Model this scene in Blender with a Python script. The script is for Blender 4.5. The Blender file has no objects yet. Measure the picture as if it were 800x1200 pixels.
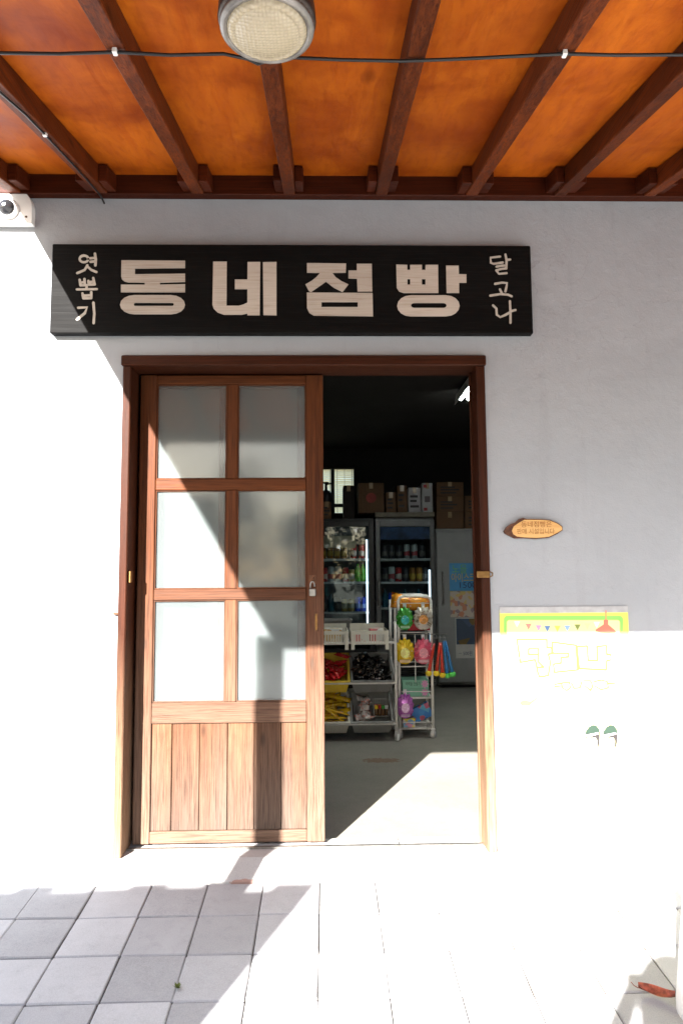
import bpy, bmesh, math, random
from mathutils import Vector, Matrix, Euler
random.seed(7)
sc = bpy.context.scene
COL = sc.collection
RAD = math.radians

# ------------------------------------------------------------------ camera
F = 820.0; HOR = 675.0; YAW = RAD(1.3); ROLL = RAD(-0.4)
CAM = Vector((0.0, -2.96, 1.17))
_t = math.atan((HOR - 600) / F)
FW = Vector((math.sin(YAW) * math.cos(_t), math.cos(YAW) * math.cos(_t), math.sin(_t)))
_r = Vector((math.cos(YAW), -math.sin(YAW), 0)); _u = _r.cross(FW)
RT = math.cos(ROLL) * _r + math.sin(ROLL) * _u
UP = math.cos(ROLL) * _u - math.sin(ROLL) * _r
cam_d = bpy.data.cameras.new('camera'); cam = bpy.data.objects.new('camera', cam_d); COL.objects.link(cam)
cam_d.sensor_fit = 'VERTICAL'; cam_d.sensor_height = 36; cam_d.lens = 36 * F / 1200
cam_d.clip_start = 0.05; cam_d.clip_end = 3000
M = Matrix((RT, UP, -FW)).transposed().to_4x4(); M.translation = CAM
cam.matrix_world = M
sc.camera = cam

# ------------------------------------------------------------------ light
SUN = Vector((0.435, 1.0, -0.535)).normalized()          # the way the sunlight travels
ELEV = math.asin(-SUN.z)
wd = bpy.data.worlds.new('World'); sc.world = wd; wd.use_nodes = True
wn = wd.node_tree.nodes; bgn = wn['Background']
sky = wn.new('ShaderNodeTexSky'); sky.sky_type = 'NISHITA'; sky.sun_disc = False
sky.sun_elevation = ELEV; sky.sun_rotation = math.atan2(-SUN.x, -SUN.y)
sky.air_density = 1.0; sky.dust_density = 1.5; sky.ozone_density = 1.0
wd.node_tree.links.new(sky.outputs[0], bgn.inputs[0]); bgn.inputs[1].default_value = 0.05
sd = bpy.data.lights.new('sun', 'SUN'); so = bpy.data.objects.new('sun', sd); COL.objects.link(so)
sd.energy = 5.0; sd.angle = RAD(0.5); sd.color = (1.0, 0.965, 0.92)
so.location = (-6, -14, 9); so.rotation_euler = SUN.to_track_quat('-Z', 'Y').to_euler()
sc.view_settings.view_transform = 'Standard'; sc.view_settings.look = 'None'
sc.view_settings.exposure = 3.0; sc.view_settings.gamma = 1
sc.view_settings.use_curve_mapping = False
sc.cycles.max_bounces = 10; sc.cycles.diffuse_bounces = 6; sc.cycles.transparent_max_bounces = 16
sc.cycles.use_denoising = True

# ------------------------------------------------------------------ measuring helpers
def ray(px, py): return (px - 400) * RT + (600 - py) * UP + F * FW
def at(px, py, Y):                       # the point of the upright plane y = Y seen at a photo pixel
    d = ray(px, py); return CAM + d * ((Y - CAM.y) / d.y)
def atz(px, py, Z):
    d = ray(px, py); return CAM + d * ((Z - CAM.z) / d.z)
def at_slope(px, py, z0, s):             # plane z = z0 + s*y
    d = ray(px, py); k = (z0 + s * CAM.y - CAM.z) / (d.z - s * d.y); return CAM + d * k

# ------------------------------------------------------------------ materials
MATS = {}
def nodes_of(name):
    m = bpy.data.materials.new(name); m.use_nodes = True
    return m, m.node_tree.nodes, m.node_tree.links, m.node_tree.nodes['Principled BSDF']
def mixcol(n, l, fac, a, b, mode='MIX'):
    x = n.new('ShaderNodeMix'); x.data_type = 'RGBA'; x.blend_type = mode
    for sock, v in ((x.inputs[0], fac), (x.inputs[6], a), (x.inputs[7], b)):
        if isinstance(v, bpy.types.NodeSocket): l.new(v, sock)
        elif isinstance(v, (int, float)): sock.default_value = v
        else: sock.default_value = (*v, 1)
    return x.outputs[2]
def math_n(n, l, op, a, b=0.0, c=None):
    x = n.new('ShaderNodeMath'); x.operation = op
    for i, v in enumerate((a, b) if c is None else (a, b, c)):
        if isinstance(v, bpy.types.NodeSocket): l.new(v, x.inputs[i])
        else: x.inputs[i].default_value = v
    return x.outputs[0]
def ramp(n, l, src, p0, p1):
    x = n.new('ShaderNodeMapRange'); x.clamp = True; l.new(src, x.inputs[0])
    x.inputs[1].default_value = p0; x.inputs[2].default_value = p1
    return x.outputs[0]
def coords(n, l, scale=(1, 1, 1), rnd=0.0):
    tc = n.new('ShaderNodeTexCoord'); mp = n.new('ShaderNodeMapping'); mp.inputs['Scale'].default_value = scale
    l.new(tc.outputs['Object'], mp.inputs[0])
    if rnd:
        oi = n.new('ShaderNodeObjectInfo'); v = n.new('ShaderNodeVectorMath'); v.operation = 'SCALE'
        v.inputs[0].default_value = (1, 0.7, 0.4); l.new(oi.outputs['Random'], v.inputs['Scale'])
        k = n.new('ShaderNodeVectorMath'); k.operation = 'SCALE'; l.new(v.outputs[0], k.inputs[0]); k.inputs['Scale'].default_value = rnd
        l.new(k.outputs[0], mp.inputs['Location'])
    return mp.outputs[0]
def noise(n, l, vec, scale, detail=4, rough=0.55, dist=0.0):
    x = n.new('ShaderNodeTexNoise'); l.new(vec, x.inputs['Vector']); x.inputs['Scale'].default_value = scale
    x.inputs['Detail'].default_value = detail; x.inputs['Roughness'].default_value = rough; x.inputs['Distortion'].default_value = dist
    return x.outputs[0]
def bump(n, l, bs, h, strength, dist):
    b = n.new('ShaderNodeBump'); b.inputs['Strength'].default_value = strength; b.inputs['Distance'].default_value = dist
    l.new(h, b.inputs['Height']); l.new(b.outputs[0], bs.inputs['Normal'])
def plain(name, c, rough=0.6, metal=0.0, var=0.12, scale=14.0, spec=0.4, bmp=0.0):
    if name in MATS: return MATS[name]
    m, n, l, b = nodes_of(name)
    v = coords(n, l, rnd=9.0); f = noise(n, l, v, scale, 4)
    d = tuple(max(0, x * (1 - var * 2)) for x in c)
    l.new(mixcol(n, l, ramp(n, l, f, .35, .65), d, c), b.inputs['Base Color'])
    b.inputs['Roughness'].default_value = rough; b.inputs['Metallic'].default_value = metal
    b.inputs['Specular IOR Level'].default_value = spec
    if bmp: bump(n, l, b, f, bmp, 0.002)
    MATS[name] = m; return m
def wood(name, c1, c2, c3, axis=2, rough=0.6, grain=26.0, wear_and_sun=None, knots=False, mottled=0.0, spec=.12, kd=1.0, streak=.7):
    """grain runs along `axis`; c1 light, c2 dark, c3 streaks; wear = (z0, z1, colour) for weathered feet; on the door also painted sunlit tone"""
    if name in MATS: return MATS[name]
    m, n, l, b = nodes_of(name)
    s = [1.0, 1.0, 1.0]; s[axis] = 0.028
    v = coords(n, l, s, rnd=7.0); raw = coords(n, l, (1, 1, 1), rnd=7.0)
    warp = noise(n, l, v, 5.0, 2)
    g = noise(n, l, v, grain, 6, 0.65, 1.2)
    g2 = noise(n, l, v, grain * 3.5, 3, 0.6, 0.3)
    col = mixcol(n, l, ramp(n, l, g, .32, .66), c2, c1)
    col = mixcol(n, l, math_n(n, l, 'MULTIPLY', ramp(n, l, g2, .5, .7), streak), col, c3)
    col = mixcol(n, l, math_n(n, l, 'MULTIPLY', ramp(n, l, warp, .45, .7), .35), col, c3)
    oi = n.new('ShaderNodeObjectInfo')
    hv = n.new('ShaderNodeHueSaturation'); l.new(col, hv.inputs['Color'])
    l.new(math_n(n, l, 'MULTIPLY_ADD', oi.outputs['Random'], .45, .78), hv.inputs['Value']); col = hv.outputs[0]
    if mottled:
        mo = noise(n, l, raw, 3.2, 5, 0.6, 0.4)
        col = mixcol(n, l, math_n(n, l, 'MULTIPLY', ramp(n, l, mo, .42, .72), mottled), col, c3)
    if knots:
        vo = n.new('ShaderNodeTexVoronoi'); vo.inputs['Scale'].default_value = 1.0
        s2 = [9.0 * kd, 9.0 * kd, 9.0 * kd]; s2[axis] = 3.2 * kd
        l.new(coords(n, l, s2, rnd=31.0), vo.inputs['Vector'])
        k = ramp(n, l, vo.outputs['Distance'], .13, .05)
        col = mixcol(n, l, math_n(n, l, 'MULTIPLY', k, .7), col, tuple(x * .45 for x in c3))
    if wear_and_sun:
        z0, z1, wc = wear_and_sun
        sp = n.new('ShaderNodeSeparateXYZ'); tc = n.new('ShaderNodeNewGeometry'); l.new(tc.outputs['Position'], sp.inputs[0])
        wn_ = noise(n, l, v, 11.0, 5, 0.65)
        h = math_n(n, l, 'MULTIPLY_ADD', wn_, -0.55, sp.outputs[2])
        h = math_n(n, l, 'ADD', h, .27)
        w = ramp(n, l, h, z1, z0)
        col = mixcol(n, l, math_n(n, l, 'MULTIPLY', w, .8), col, mixcol(n, l, ramp(n, l, g2, .4, .65), wc, tuple(x * .45 for x in wc)))
    l.new(col, b.inputs['Base Color'])
    l.new(math_n(n, l, 'MULTIPLY_ADD', g, .3, rough - .15), b.inputs['Roughness'])
    b.inputs['Specular IOR Level'].default_value = spec
    bump(n, l, b, math_n(n, l, 'ADD', g, math_n(n, l, 'MULTIPLY', g2, .5)), .5, .0025)
    MATS[name] = m; return m
def emit(name, c, s):
    if name in MATS: return MATS[name]
    m, n, l, b = nodes_of(name)
    b.inputs['Base Color'].default_value = (.8, .8, .8, 1)
    b.inputs['Emission Color'].default_value = (*c, 1); b.inputs['Emission Strength'].default_value = s
    MATS[name] = m; return m
def glass(name, tint=(1, 1, 1), film=0.0, filmc=(.6, .62, .62), rough=0.02):
    """thin pane: sees through, reflects by angle; film = share of milky frosting on it"""
    m, n, l, b = nodes_of(name); out = n['Material Output']
    tr = n.new('ShaderNodeBsdfTransparent'); tr.inputs[0].default_value = (*tint, 1)
    gl = n.new('ShaderNodeBsdfGlossy'); gl.inputs['Roughness'].default_value = rough
    base = tr.outputs[0]
    if film:
        df = n.new('ShaderNodeBsdfDiffuse'); tl = n.new('ShaderNodeBsdfTranslucent')
        v = coords(n, l, (1, 1, 1), 5.0); fn = noise(n, l, v, 3.0, 5)
        c = mixcol(n, l, fn, tuple(x * .85 for x in filmc), filmc)
        l.new(c, df.inputs[0]); l.new(c, tl.inputs[0])
        a = n.new('ShaderNodeMixShader'); a.inputs[0].default_value = .35; l.new(df.outputs[0], a.inputs[1]); l.new(tl.outputs[0], a.inputs[2])
        c2 = n.new('ShaderNodeMixShader'); l.new(math_n(n, l, 'MULTIPLY_ADD', fn, .16, film - .08), c2.inputs[0])
        l.new(tr.outputs[0], c2.inputs[1]); l.new(a.outputs[0], c2.inputs[2]); base = c2.outputs[0]
    fr = n.new('ShaderNodeFresnel'); fr.inputs[0].default_value = 1.5
    mx = n.new('ShaderNodeMixShader'); l.new(math_n(n, l, 'MULTIPLY', fr.outputs[0], 1.1), mx.inputs[0])
    wv = noise(n, l, coords(n, l, (1, 1, 1), 3.0), 5.0, 2); bn = n.new('ShaderNodeBump'); bn.inputs['Strength'].default_value = .05; bn.inputs['Distance'].default_value = .006
    l.new(wv, bn.inputs['Height']); l.new(bn.outputs[0], gl.inputs['Normal'])
    l.new(base, mx.inputs[1]); l.new(gl.outputs[0], mx.inputs[2]); l.new(mx.outputs[0], out.inputs[0])
    MATS[name] = m; return m

# ------------------------------------------------------------------ mesh helpers
class MB:
    def __init__(s): s.bm = bmesh.new(); s.uv = False
    def box(s, a, b, bev=0.0, rot=None):
        a = Vector(a); b = Vector(b); c = (a + b) / 2; d = b - a
        r = bmesh.ops.create_cube(s.bm, size=1, matrix=Matrix.Translation(c) @ (rot.to_4x4() if rot else Matrix()) @ Matrix.Diagonal((abs(d.x), abs(d.y), abs(d.z), 1)))
        if bev:
            es = list({e for v in r['verts'] for e in v.link_edges})
            bmesh.ops.bevel(s.bm, geom=es, offset=min(bev, min(abs(d.x), abs(d.y), abs(d.z)) * .4), segments=1, affect='EDGES', profile=.5)
        return s
    def tube(s, pts, r, n=8, caps=True, closed=False):
        pts = [Vector(p) for p in pts]; rs = r if isinstance(r, (list, tuple)) else [r] * len(pts)
        rings = []; prev = None
        for i, p in enumerate(pts):
            if closed: t = pts[(i + 1) % len(pts)] - pts[i - 1]
            else: t = pts[min(i + 1, len(pts) - 1)] - pts[max(i - 1, 0)]
            t.normalize()
            if prev is None:
                up = Vector((0, 0, 1)) if abs(t.z) < .9 else Vector((1, 0, 0)); x = t.cross(up).normalized()
            else:
                x = (prev - t * prev.dot(t)).normalized()
            prev = x; y = t.cross(x)
            rings.append([s.bm.verts.new(p + (x * math.cos(2 * math.pi * k / n) + y * math.sin(2 * math.pi * k / n)) * rs[i]) for k in range(n)])
        m = len(rings)
        for i in range(m if closed else m - 1):
            A, B = rings[i], rings[(i + 1) % m]
            for k in range(n):
                f = s.bm.faces.new((A[k], A[(k + 1) % n], B[(k + 1) % n], B[k])); f.smooth = True
        if caps and not closed:
            s.bm.faces.new(rings[0][::-1]); s.bm.faces.new(rings[-1])
        return s
    def lathe(s, prof, n=24, mtx=None, smooth=True):
        rings = []
        for (r, z) in prof:
            rings.append([s.bm.verts.new((r * math.cos(2 * math.pi * k / n), r * math.sin(2 * math.pi * k / n), z)) for k in range(n)])
        if mtx:
            for R_ in rings:
                for v in R_: v.co = mtx @ v.co
        for A, B in zip(rings, rings[1:]):
            for k in range(n):
                f = s.bm.faces.new((A[k], A[(k + 1) % n], B[(k + 1) % n], B[k])); f.smooth = smooth
        s.bm.faces.new(rings[0][::-1]); s.bm.faces.new(rings[-1])
        return s
    def poly(s, loops, y, th):
        """flat shape in the x-z plane facing -y at depth y, with holes, thickness th"""
        es = []; vs = []
        for lp in loops:
            v = [s.bm.verts.new((x, y, z)) for x, z in lp]; vs += v
            for i in range(len(v)): es.append(s.bm.edges.new((v[i], v[(i + 1) % len(v)])))
        r = bmesh.ops.triangle_fill(s.bm, use_beauty=True, use_dissolve=False, edges=es, normal=(0, -1, 0))
        fs = [g for g in r['geom'] if isinstance(g, bmesh.types.BMFace)]
        if th:
            e = bmesh.ops.extrude_face_region(s.bm, geom=fs)
            bmesh.ops.translate(s.bm, vec=(0, th, 0), verts=[g for g in e['geom'] if isinstance(g, bmesh.types.BMVert)])
        return s
    def stroke(s, pts, w, y, th=0.002):
        """brush stroke: a ribbon with round ends in the x-z plane"""
        p = [Vector((a, b)) for a, b in pts]; L = []; Rr = []
        for i in range(len(p)):
            t = (p[min(i + 1, len(p) - 1)] - p[max(i - 1, 0)]).normalized(); nn = Vector((-t.y, t.x))
            ww = w * (0.92 + .16 * random.random())
            L.append(p[i] + nn * ww / 2); Rr.append(p[i] - nn * ww / 2)
        def cap(c, frm, n=4):
            d = frm - c; return [c + Matrix.Rotation(-math.pi * k / (n + 1), 2) @ d for k in range(1, n + 1)]
        lp = L + cap(p[-1], L[-1]) + Rr[::-1] + cap(p[0], Rr[0])
        return s.poly([[(q.x, q.y) for q in lp]], y, th)
    def move(s, m):
        bmesh.ops.transform(s.bm, matrix=m, verts=s.bm.verts); return s
    def mesh(s, name, mat, off=None):
        if off is not None: bmesh.ops.translate(s.bm, vec=-Vector(off), verts=s.bm.verts)
        bmesh.ops.recalc_face_normals(s.bm, faces=s.bm.faces)
        me = bpy.data.meshes.new(name); s.bm.to_mesh(me); s.bm.free()
        if isinstance(mat, (list, tuple)):
            for q in mat: me.materials.append(q)
        else: me.materials.append(mat)
        return me
WLOC = {}
def wloc(o): return WLOC.get(o.as_pointer(), Vector((0, 0, 0))) if o else Vector((0, 0, 0))
def link(o, parent=None):
    COL.objects.link(o)
    if parent: o.parent = parent
    return o
def tag(o, label=None, cat=None, group=None, kind=None):
    if label: o['label'] = label
    if cat: o['category'] = cat
    if group: o['group'] = group
    if kind: o['kind'] = kind
    return o
def empty(name, loc, label=None, cat=None, group=None):
    o = bpy.data.objects.new(name, None); o.location = loc; o.empty_display_size = .1; link(o)
    WLOC[o.as_pointer()] = Vector(loc); return tag(o, label, cat, group)
def build(name, mb, mat, parent=None, origin=None):
    """mb is in world coordinates; the object keeps them, placed relative to its parent"""
    pl = wloc(parent); og = Vector(origin) if origin is not None else pl
    o = bpy.data.objects.new(name, mb.mesh(name, mat, og)); o.location = og - pl
    link(o, parent); WLOC[o.as_pointer()] = og
    return o
def inst(name, me, loc, rot=(0, 0, 0), scale=(1, 1, 1), parent=None):
    o = bpy.data.objects.new(name, me); o.location = loc; o.rotation_euler = rot; o.scale = scale
    return link(o, parent)
def text_mesh(body, size, name='lettering'):
    """lettering as flat mesh, in the x-y plane"""
    c = bpy.data.curves.new(name, 'FONT'); c.body = body; c.size = size; c.align_x = 'CENTER'; c.align_y = 'CENTER'
    c.resolution_u = 3
    o = bpy.data.objects.new(name, c); COL.objects.link(o)
    dg = bpy.context.evaluated_depsgraph_get(); me = bpy.data.meshes.new_from_object(o.evaluated_get(dg))
    bpy.data.objects.remove(o); return me
def text_on(name, body, size, mat, loc, parent, fit=None, bold=0.0):
    me = text_mesh(body, size, name); me.materials.clear(); me.materials.append(mat)
    xs = [v.co.x for v in me.vertices] or [0, 1]
    if fit:
        k = fit / max(1e-6, max(xs) - min(xs))
        for v in me.vertices: v.co.x *= k
    o = bpy.data.objects.new(name, me); o.location = Vector(loc) - wloc(parent); o.rotation_euler = (RAD(90), 0, 0)
    return link(o, parent)

# ------------------------------------------------------------------ palette
def stucco():
    m, n, l, b = nodes_of('white_stucco')
    v = coords(n, l); big = noise(n, l, v, 1.1, 6, .62, .4); mid = noise(n, l, v, 9, 5, .6); fine = noise(n, l, v, 160, 3)
    st = noise(n, l, coords(n, l, (3.0, 3.0, .35)), 3.0, 5, .65)
    col = mixcol(n, l, ramp(n, l, big, .3, .7), (.29, .306, .328), (.345, .36, .384))
    col = mixcol(n, l, math_n(n, l, 'MULTIPLY', ramp(n, l, st, .55, .8), .35), col, (.22, .22, .225))
    vo = n.new('ShaderNodeTexVoronoi'); vo.feature = 'DISTANCE_TO_EDGE'; vo.inputs['Scale'].default_value = 1.3
    wv = n.new('ShaderNodeVectorMath'); wv.operation = 'ADD'; l.new(v, wv.inputs[0])
    nz = n.new('ShaderNodeTexNoise'); nz.inputs['Scale'].default_value = 3.5; nz.inputs['Detail'].default_value = 5; l.new(v, nz.inputs['Vector'])
    l.new(nz.outputs['Color'], wv.inputs[1]); l.new(wv.outputs[0], vo.inputs['Vector'])
    crack = math_n(n, l, 'MULTIPLY', ramp(n, l, vo.outputs['Distance'], .006, .0), ramp(n, l, big, .5, .66))
    col = mixcol(n, l, math_n(n, l, 'MULTIPLY', crack, .45), col, (.2, .19, .185))
    l.new(col, b.inputs['Base Color']); b.inputs['Roughness'].default_value = .9; b.inputs['Specular IOR Level'].default_value = .15
    h = math_n(n, l, 'ADD', math_n(n, l, 'MULTIPLY', mid, 2.2), math_n(n, l, 'MULTIPLY', fine, .35))
    bump(n, l, b, h, .6, .005)
    return m
STUCCO = stucco()
def concrete(name, c, dk, scale=1.0, stain=None, rough=.88, rnd=0.0):
    m, n, l, b = nodes_of(name)
    v = coords(n, l, rnd=rnd); big = noise(n, l, v, 2.2 * scale, 6, .62); mid = noise(n, l, v, 22 * scale, 5, .65); fine = noise(n, l, v, 260 * scale, 2, .7)
    col = mixcol(n, l, ramp(n, l, big, .32, .68), dk, c)
    col = mixcol(n, l, math_n(n, l, 'MULTIPLY', ramp(n, l, mid, .5, .75), .4), col, tuple(x * .7 for x in dk))
    col = mixcol(n, l, math_n(n, l, 'MULTIPLY', ramp(n, l, fine, .3, .7), .5), col, tuple(min(.9, x * 1.25) for x in c), 'MULTIPLY' if False else 'MIX')
    if rnd:
        oi = n.new('ShaderNodeObjectInfo'); hv = n.new('ShaderNodeHueSaturation'); l.new(col, hv.inputs['Color'])
        l.new(math_n(n, l, 'MULTIPLY_ADD', oi.outputs['Random'], .34, .82), hv.inputs['Value']); col = hv.outputs[0]
    if stain:
        for (cx, cy, rx, ry, sc_) in stain:
            g = n.new('ShaderNodeNewGeometry'); sp = n.new('ShaderNodeSeparateXYZ'); l.new(g.outputs['Position'], sp.inputs[0])
            dx = math_n(n, l, 'DIVIDE', math_n(n, l, 'SUBTRACT', sp.outputs[0], cx), rx)
            dy = math_n(n, l, 'DIVIDE', math_n(n, l, 'SUBTRACT', sp.outputs[1], cy), ry)
            d2 = math_n(n, l, 'ADD', math_n(n, l, 'MULTIPLY', dx, dx), math_n(n, l, 'MULTIPLY', dy, dy))
            sn = noise(n, l, v, 34, 4, .6)
            k = ramp(n, l, math_n(n, l, 'MULTIPLY_ADD', sn, -3.2, math_n(n, l, 'ADD', d2, 1.5)), .85, .55)
            col = mixcol(n, l, math_n(n, l, 'MULTIPLY', k, .75), col, sc_)
    l.new(col, b.inputs['Base Color']); b.inputs['Roughness'].default_value = rough; b.inputs['Specular IOR Level'].default_value = .2
    bump(n, l, b, math_n(n, l, 'ADD', mid, math_n(n, l, 'MULTIPLY', fine, .5)), .3, .002)
    return m
PAVER = concrete('paver_concrete', (.41, .41, .42), (.3, .3, .308), 1.0, rnd=11.0)
sg = atz(290, 1017, .045)
STEP = concrete('doorstep_concrete', (.42, .41, .40), (.33, .32, .31), 1.0, stain=[(sg.x, sg.y, .085, .018, (.30, .15, .11))])
fs = atz(447, 891, .03)
FLOORM = concrete('shop_floor_concrete', (.23, .215, .185), (.16, .15, .13), .8, stain=[(fs.x, fs.y, .13, .06, (.16, .08, .04))], rough=.7)
GROUND = concrete('courtyard_ground', (.36, .35, .33), (.28, .27, .25), .5)
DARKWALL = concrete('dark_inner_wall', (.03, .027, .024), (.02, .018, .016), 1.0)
DOORW = wood('door_timber', (.105, .031, .009), (.052, .014, .004), (.018, .006, .002), 2, .55, 75, knots=True, wear_and_sun=(.0, 1.3, (.19, .13, .095)))  # weathered foot carried up the leaf to paint in sunlit brightness
DOORH = wood('door_timber_cross', (.105, .031, .009), (.052, .014, .004), (.018, .006, .002), 0, .55, 75, knots=True, wear_and_sun=(-.05, 1.3, (.19, .13, .095)))  # cross grain; same weathering with sunlit brightness in the colour
PLANKW = wood('door_plank', (.17, .088, .048), (.085, .036, .018), (.03, .012, .007), 2, .65, 80, knots=True, mottled=.45, wear_and_sun=(.05, .55, (.105, .08, .066)))
FRAMEW = wood('frame_timber', (.055, .014, .005), (.03, .008, .003), (.014, .005, .002), 2, .55, 80, wear_and_sun=(.0, .95, (.33, .21, .13)))
FRAMEH = wood('frame_timber_cross', (.055, .014, .005), (.03, .008, .003), (.014, .005, .002), 0, .55, 80)
RAFTW = wood('rafter_timber', (.14, .03, .006), (.05, .009, .002), (.012, .0025, .001), 1, .55, 60, knots=True, mottled=.5, spec=.12)
LEDGW = wood('ledger_timber', (.08, .014, .003), (.042, .007, .0015), (.018, .003, .001), 0, .55, 60, mottled=.4, spec=.12)
PLY = wood('plywood_varnished', (.46, .112, .007), (.37, .072, .0045), (.17, .022, .0015), 1, .5, 14, mottled=.9, knots=True, spec=.1, kd=.45, streak=.3)
BLACKB = wood('black_painted_board', (.0035, .0032, .0032), (.002, .002, .002), (.008, .0075, .007), 0, .65, 60, spec=.08)
LETTER = wood('cream_letter_paint', (.47, .42, .365), (.42, .365, .31), (.3, .235, .185), 0, .7, 70)
BRUSH = plain('cream_brush_paint', (.48, .43, .37), .7, var=.1, scale=60)
PANE = glass('frosted_pane', (.8, .83, .82), film=.82, filmc=(.26, .285, .285))
CLEAR = glass('door_glass', (.95, .97, .96), film=.34, filmc=(.26, .285, .29), rough=.07)
PANEB = glass('clear_pane', (.92, .95, .95))
FRGLASS = glass('fridge_glass', (.8, .86, .88))
STEEL = plain('worn_steel', (.3, .29, .27), .4, .9, .15, 40)
BRASS = plain('brass', (.22, .12, .045), .4, 1.0, .15, 60)
RUST = plain('rusty_iron', (.16, .07, .035), .7, .5, .3, 50)
BLACKP = plain('black_plastic', (.012, .012, .013), .4, var=.05)
CABLE = plain('cable_rubber', (.01, .01, .011), .45, var=.1)
WHITEP = plain('white_plastic', (.74, .73, .71), .4, var=.04)
CREAMP = plain('cream_plastic', (.64, .61, .52), .45, var=.05)
GREYP = plain('grey_plastic', (.2, .2, .19), .5, var=.06)
GREYL = plain('light_grey_plastic', (.3, .3, .28), .5, var=.06)
YELP = plain('yellow_plastic', (.72, .5, .05), .45, var=.05)
WMETAL = plain('white_enamel', (.7, .68, .64), .35, 0.0, .06, 30)

# ================================================================== SETTING
FLZ = .03; SLOPE = .1
mb = MB()
vs = [mb.bm.verts.new(p) for p in ((-300, -400, -.33), (300, -400, -.33), (300, -2.75, -.33), (-300, -2.75, -.33), (300, .02, -.06), (-300, .02, -.06), (300, 300, -.06), (-300, 300, -.06))]
for a in ((0, 1, 2, 3), (3, 2, 4, 5), (5, 4, 6, 7)): mb.bm.faces.new([vs[i] for i in a])
tag(build('ground', mb, GROUND), kind='structure')
# pavement: square concrete pavers on a slope down from the doorstep
pav_base = MB(); PW = .215
X0 = -.03 - 11 * PW; NX, NY = 23, 12
pb = pav_base
vs = [pb.bm.verts.new(p) for p in ((X0 - .02, -.112, -.0205), (X0 + NX * PW + .02, -.112, -.0205), (X0 + NX * PW + .02, -.11 - NY * PW, -.0205 - SLOPE * NY * PW), (X0 - .02, -.11 - NY * PW, -.0205 - SLOPE * NY * PW))]
pb.bm.faces.new(vs)
SAND = concrete('joint_sand', (.10, .085, .07), (.05, .042, .035), 4.0)
pavement = tag(build('pavement', pb, SAND), kind='structure')
pm = []
for k in range(4):
    t = MB(); t.box((-PW / 2 + .0017, -PW / 2 + .0017, -.05), (PW / 2 - .0017, PW / 2 - .0017, 0), .004)
    for v in t.bm.verts:
        v.co += Vector((random.uniform(-1, 1), random.uniform(-1, 1), random.uniform(-1, 1))) * .0009
    pm.append(t.mesh('paver', PAVER))
SA = math.atan(SLOPE)
for j in range(NY):
    for i in range(NX):
        x = X0 + (i + .5) * PW; y = -.118 - (j + .5) * PW
        if j * 1.0 < 0: continue
        o = inst('paver', random.choice(pm), (x + random.uniform(-.001, .001), y, SLOPE * y + random.uniform(-.0022, .0022)),
                 (SA + RAD(random.gauss(0, .35)), RAD(random.gauss(0, .35)), RAD(random.gauss(0, .25))), parent=pavement)
# doorstep slabs
mbs = MB(); ds = build('doorstep', mbs.box((-4, -.105, -.1), (4, -.0, -.012)), SAND); tag(ds, kind='structure')
xs = [-3.9, -2.9, -1.9, -.93, .305, .553, .9, 1.9, 2.9, 3.9]
for a, b in zip(xs, xs[1:]):
    sm = MB().box((a + .002, -.116, -.03), (b - .002, .17 if -.9 < (a + b) / 2 < .8 else -.001, .045), .003)
    for v in sm.bm.verts:                      # the slabs fall towards the pavers
        if v.co.z > .03 and v.co.y < -.09: v.co.z -= .05
    if b - a > 0 and -.9 < (a + b) / 2 < .8:
        bmesh.ops.bisect_plane(sm.bm, geom=sm.bm.verts[:] + sm.bm.edges[:] + sm.bm.faces[:], plane_co=(0, -.02, 0), plane_no=(0, 1, 0))
        for v in sm.bm.verts:
            if abs(v.co.y + .02) < 1e-4 and v.co.z > .0: v.co.z = .045
    build('slab', sm, STEP, ds)
RX0, RX1, RY1, RZ1 = -2.2, 2.3, 5.0, 2.62
tag(build('floor', MB().box((RX0 - .1, .15, -.08), (RX1 + .1, RY1 + .1, FLZ)), FLOORM), kind='structure')

# ================================================================== SHOP BUILDING
shop = empty('shop_building', (0, .1, .045), 'white stucco shop front with a dark brown timber door frame and sliding door', 'building')
FL, FR, FT = -.862, .69, 2.118            # outer edges of the door frame
TH = .14
w = MB()
def wallpiece(a, b): w.box(a, b)
# one front wall with a door opening (a ring of quads, given thickness)
def front_wall():
    loops = [[(-6, -.1), (FL + .01, -.1), (FL + .01, FT - .01), (FR - .01, FT - .01), (FR - .01, -.1), (6, -.1), (6, 3.3), (-6, 3.3)]]
    return MB().poly(loops, 0.0, TH)
build('front_wall', front_wall(), STUCCO, shop)
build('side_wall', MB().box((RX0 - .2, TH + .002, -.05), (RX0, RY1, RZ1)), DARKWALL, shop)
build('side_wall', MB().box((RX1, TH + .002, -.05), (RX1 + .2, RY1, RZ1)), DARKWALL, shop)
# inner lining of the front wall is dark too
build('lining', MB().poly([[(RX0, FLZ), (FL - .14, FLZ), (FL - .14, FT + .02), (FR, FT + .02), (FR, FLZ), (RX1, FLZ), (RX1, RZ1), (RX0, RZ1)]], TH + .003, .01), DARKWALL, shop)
build('ceiling', MB().box((RX0 - .2, TH + .002, RZ1), (RX1 + .2, RY1 + .2, RZ1 + .15)), DARKWALL, shop)
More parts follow.
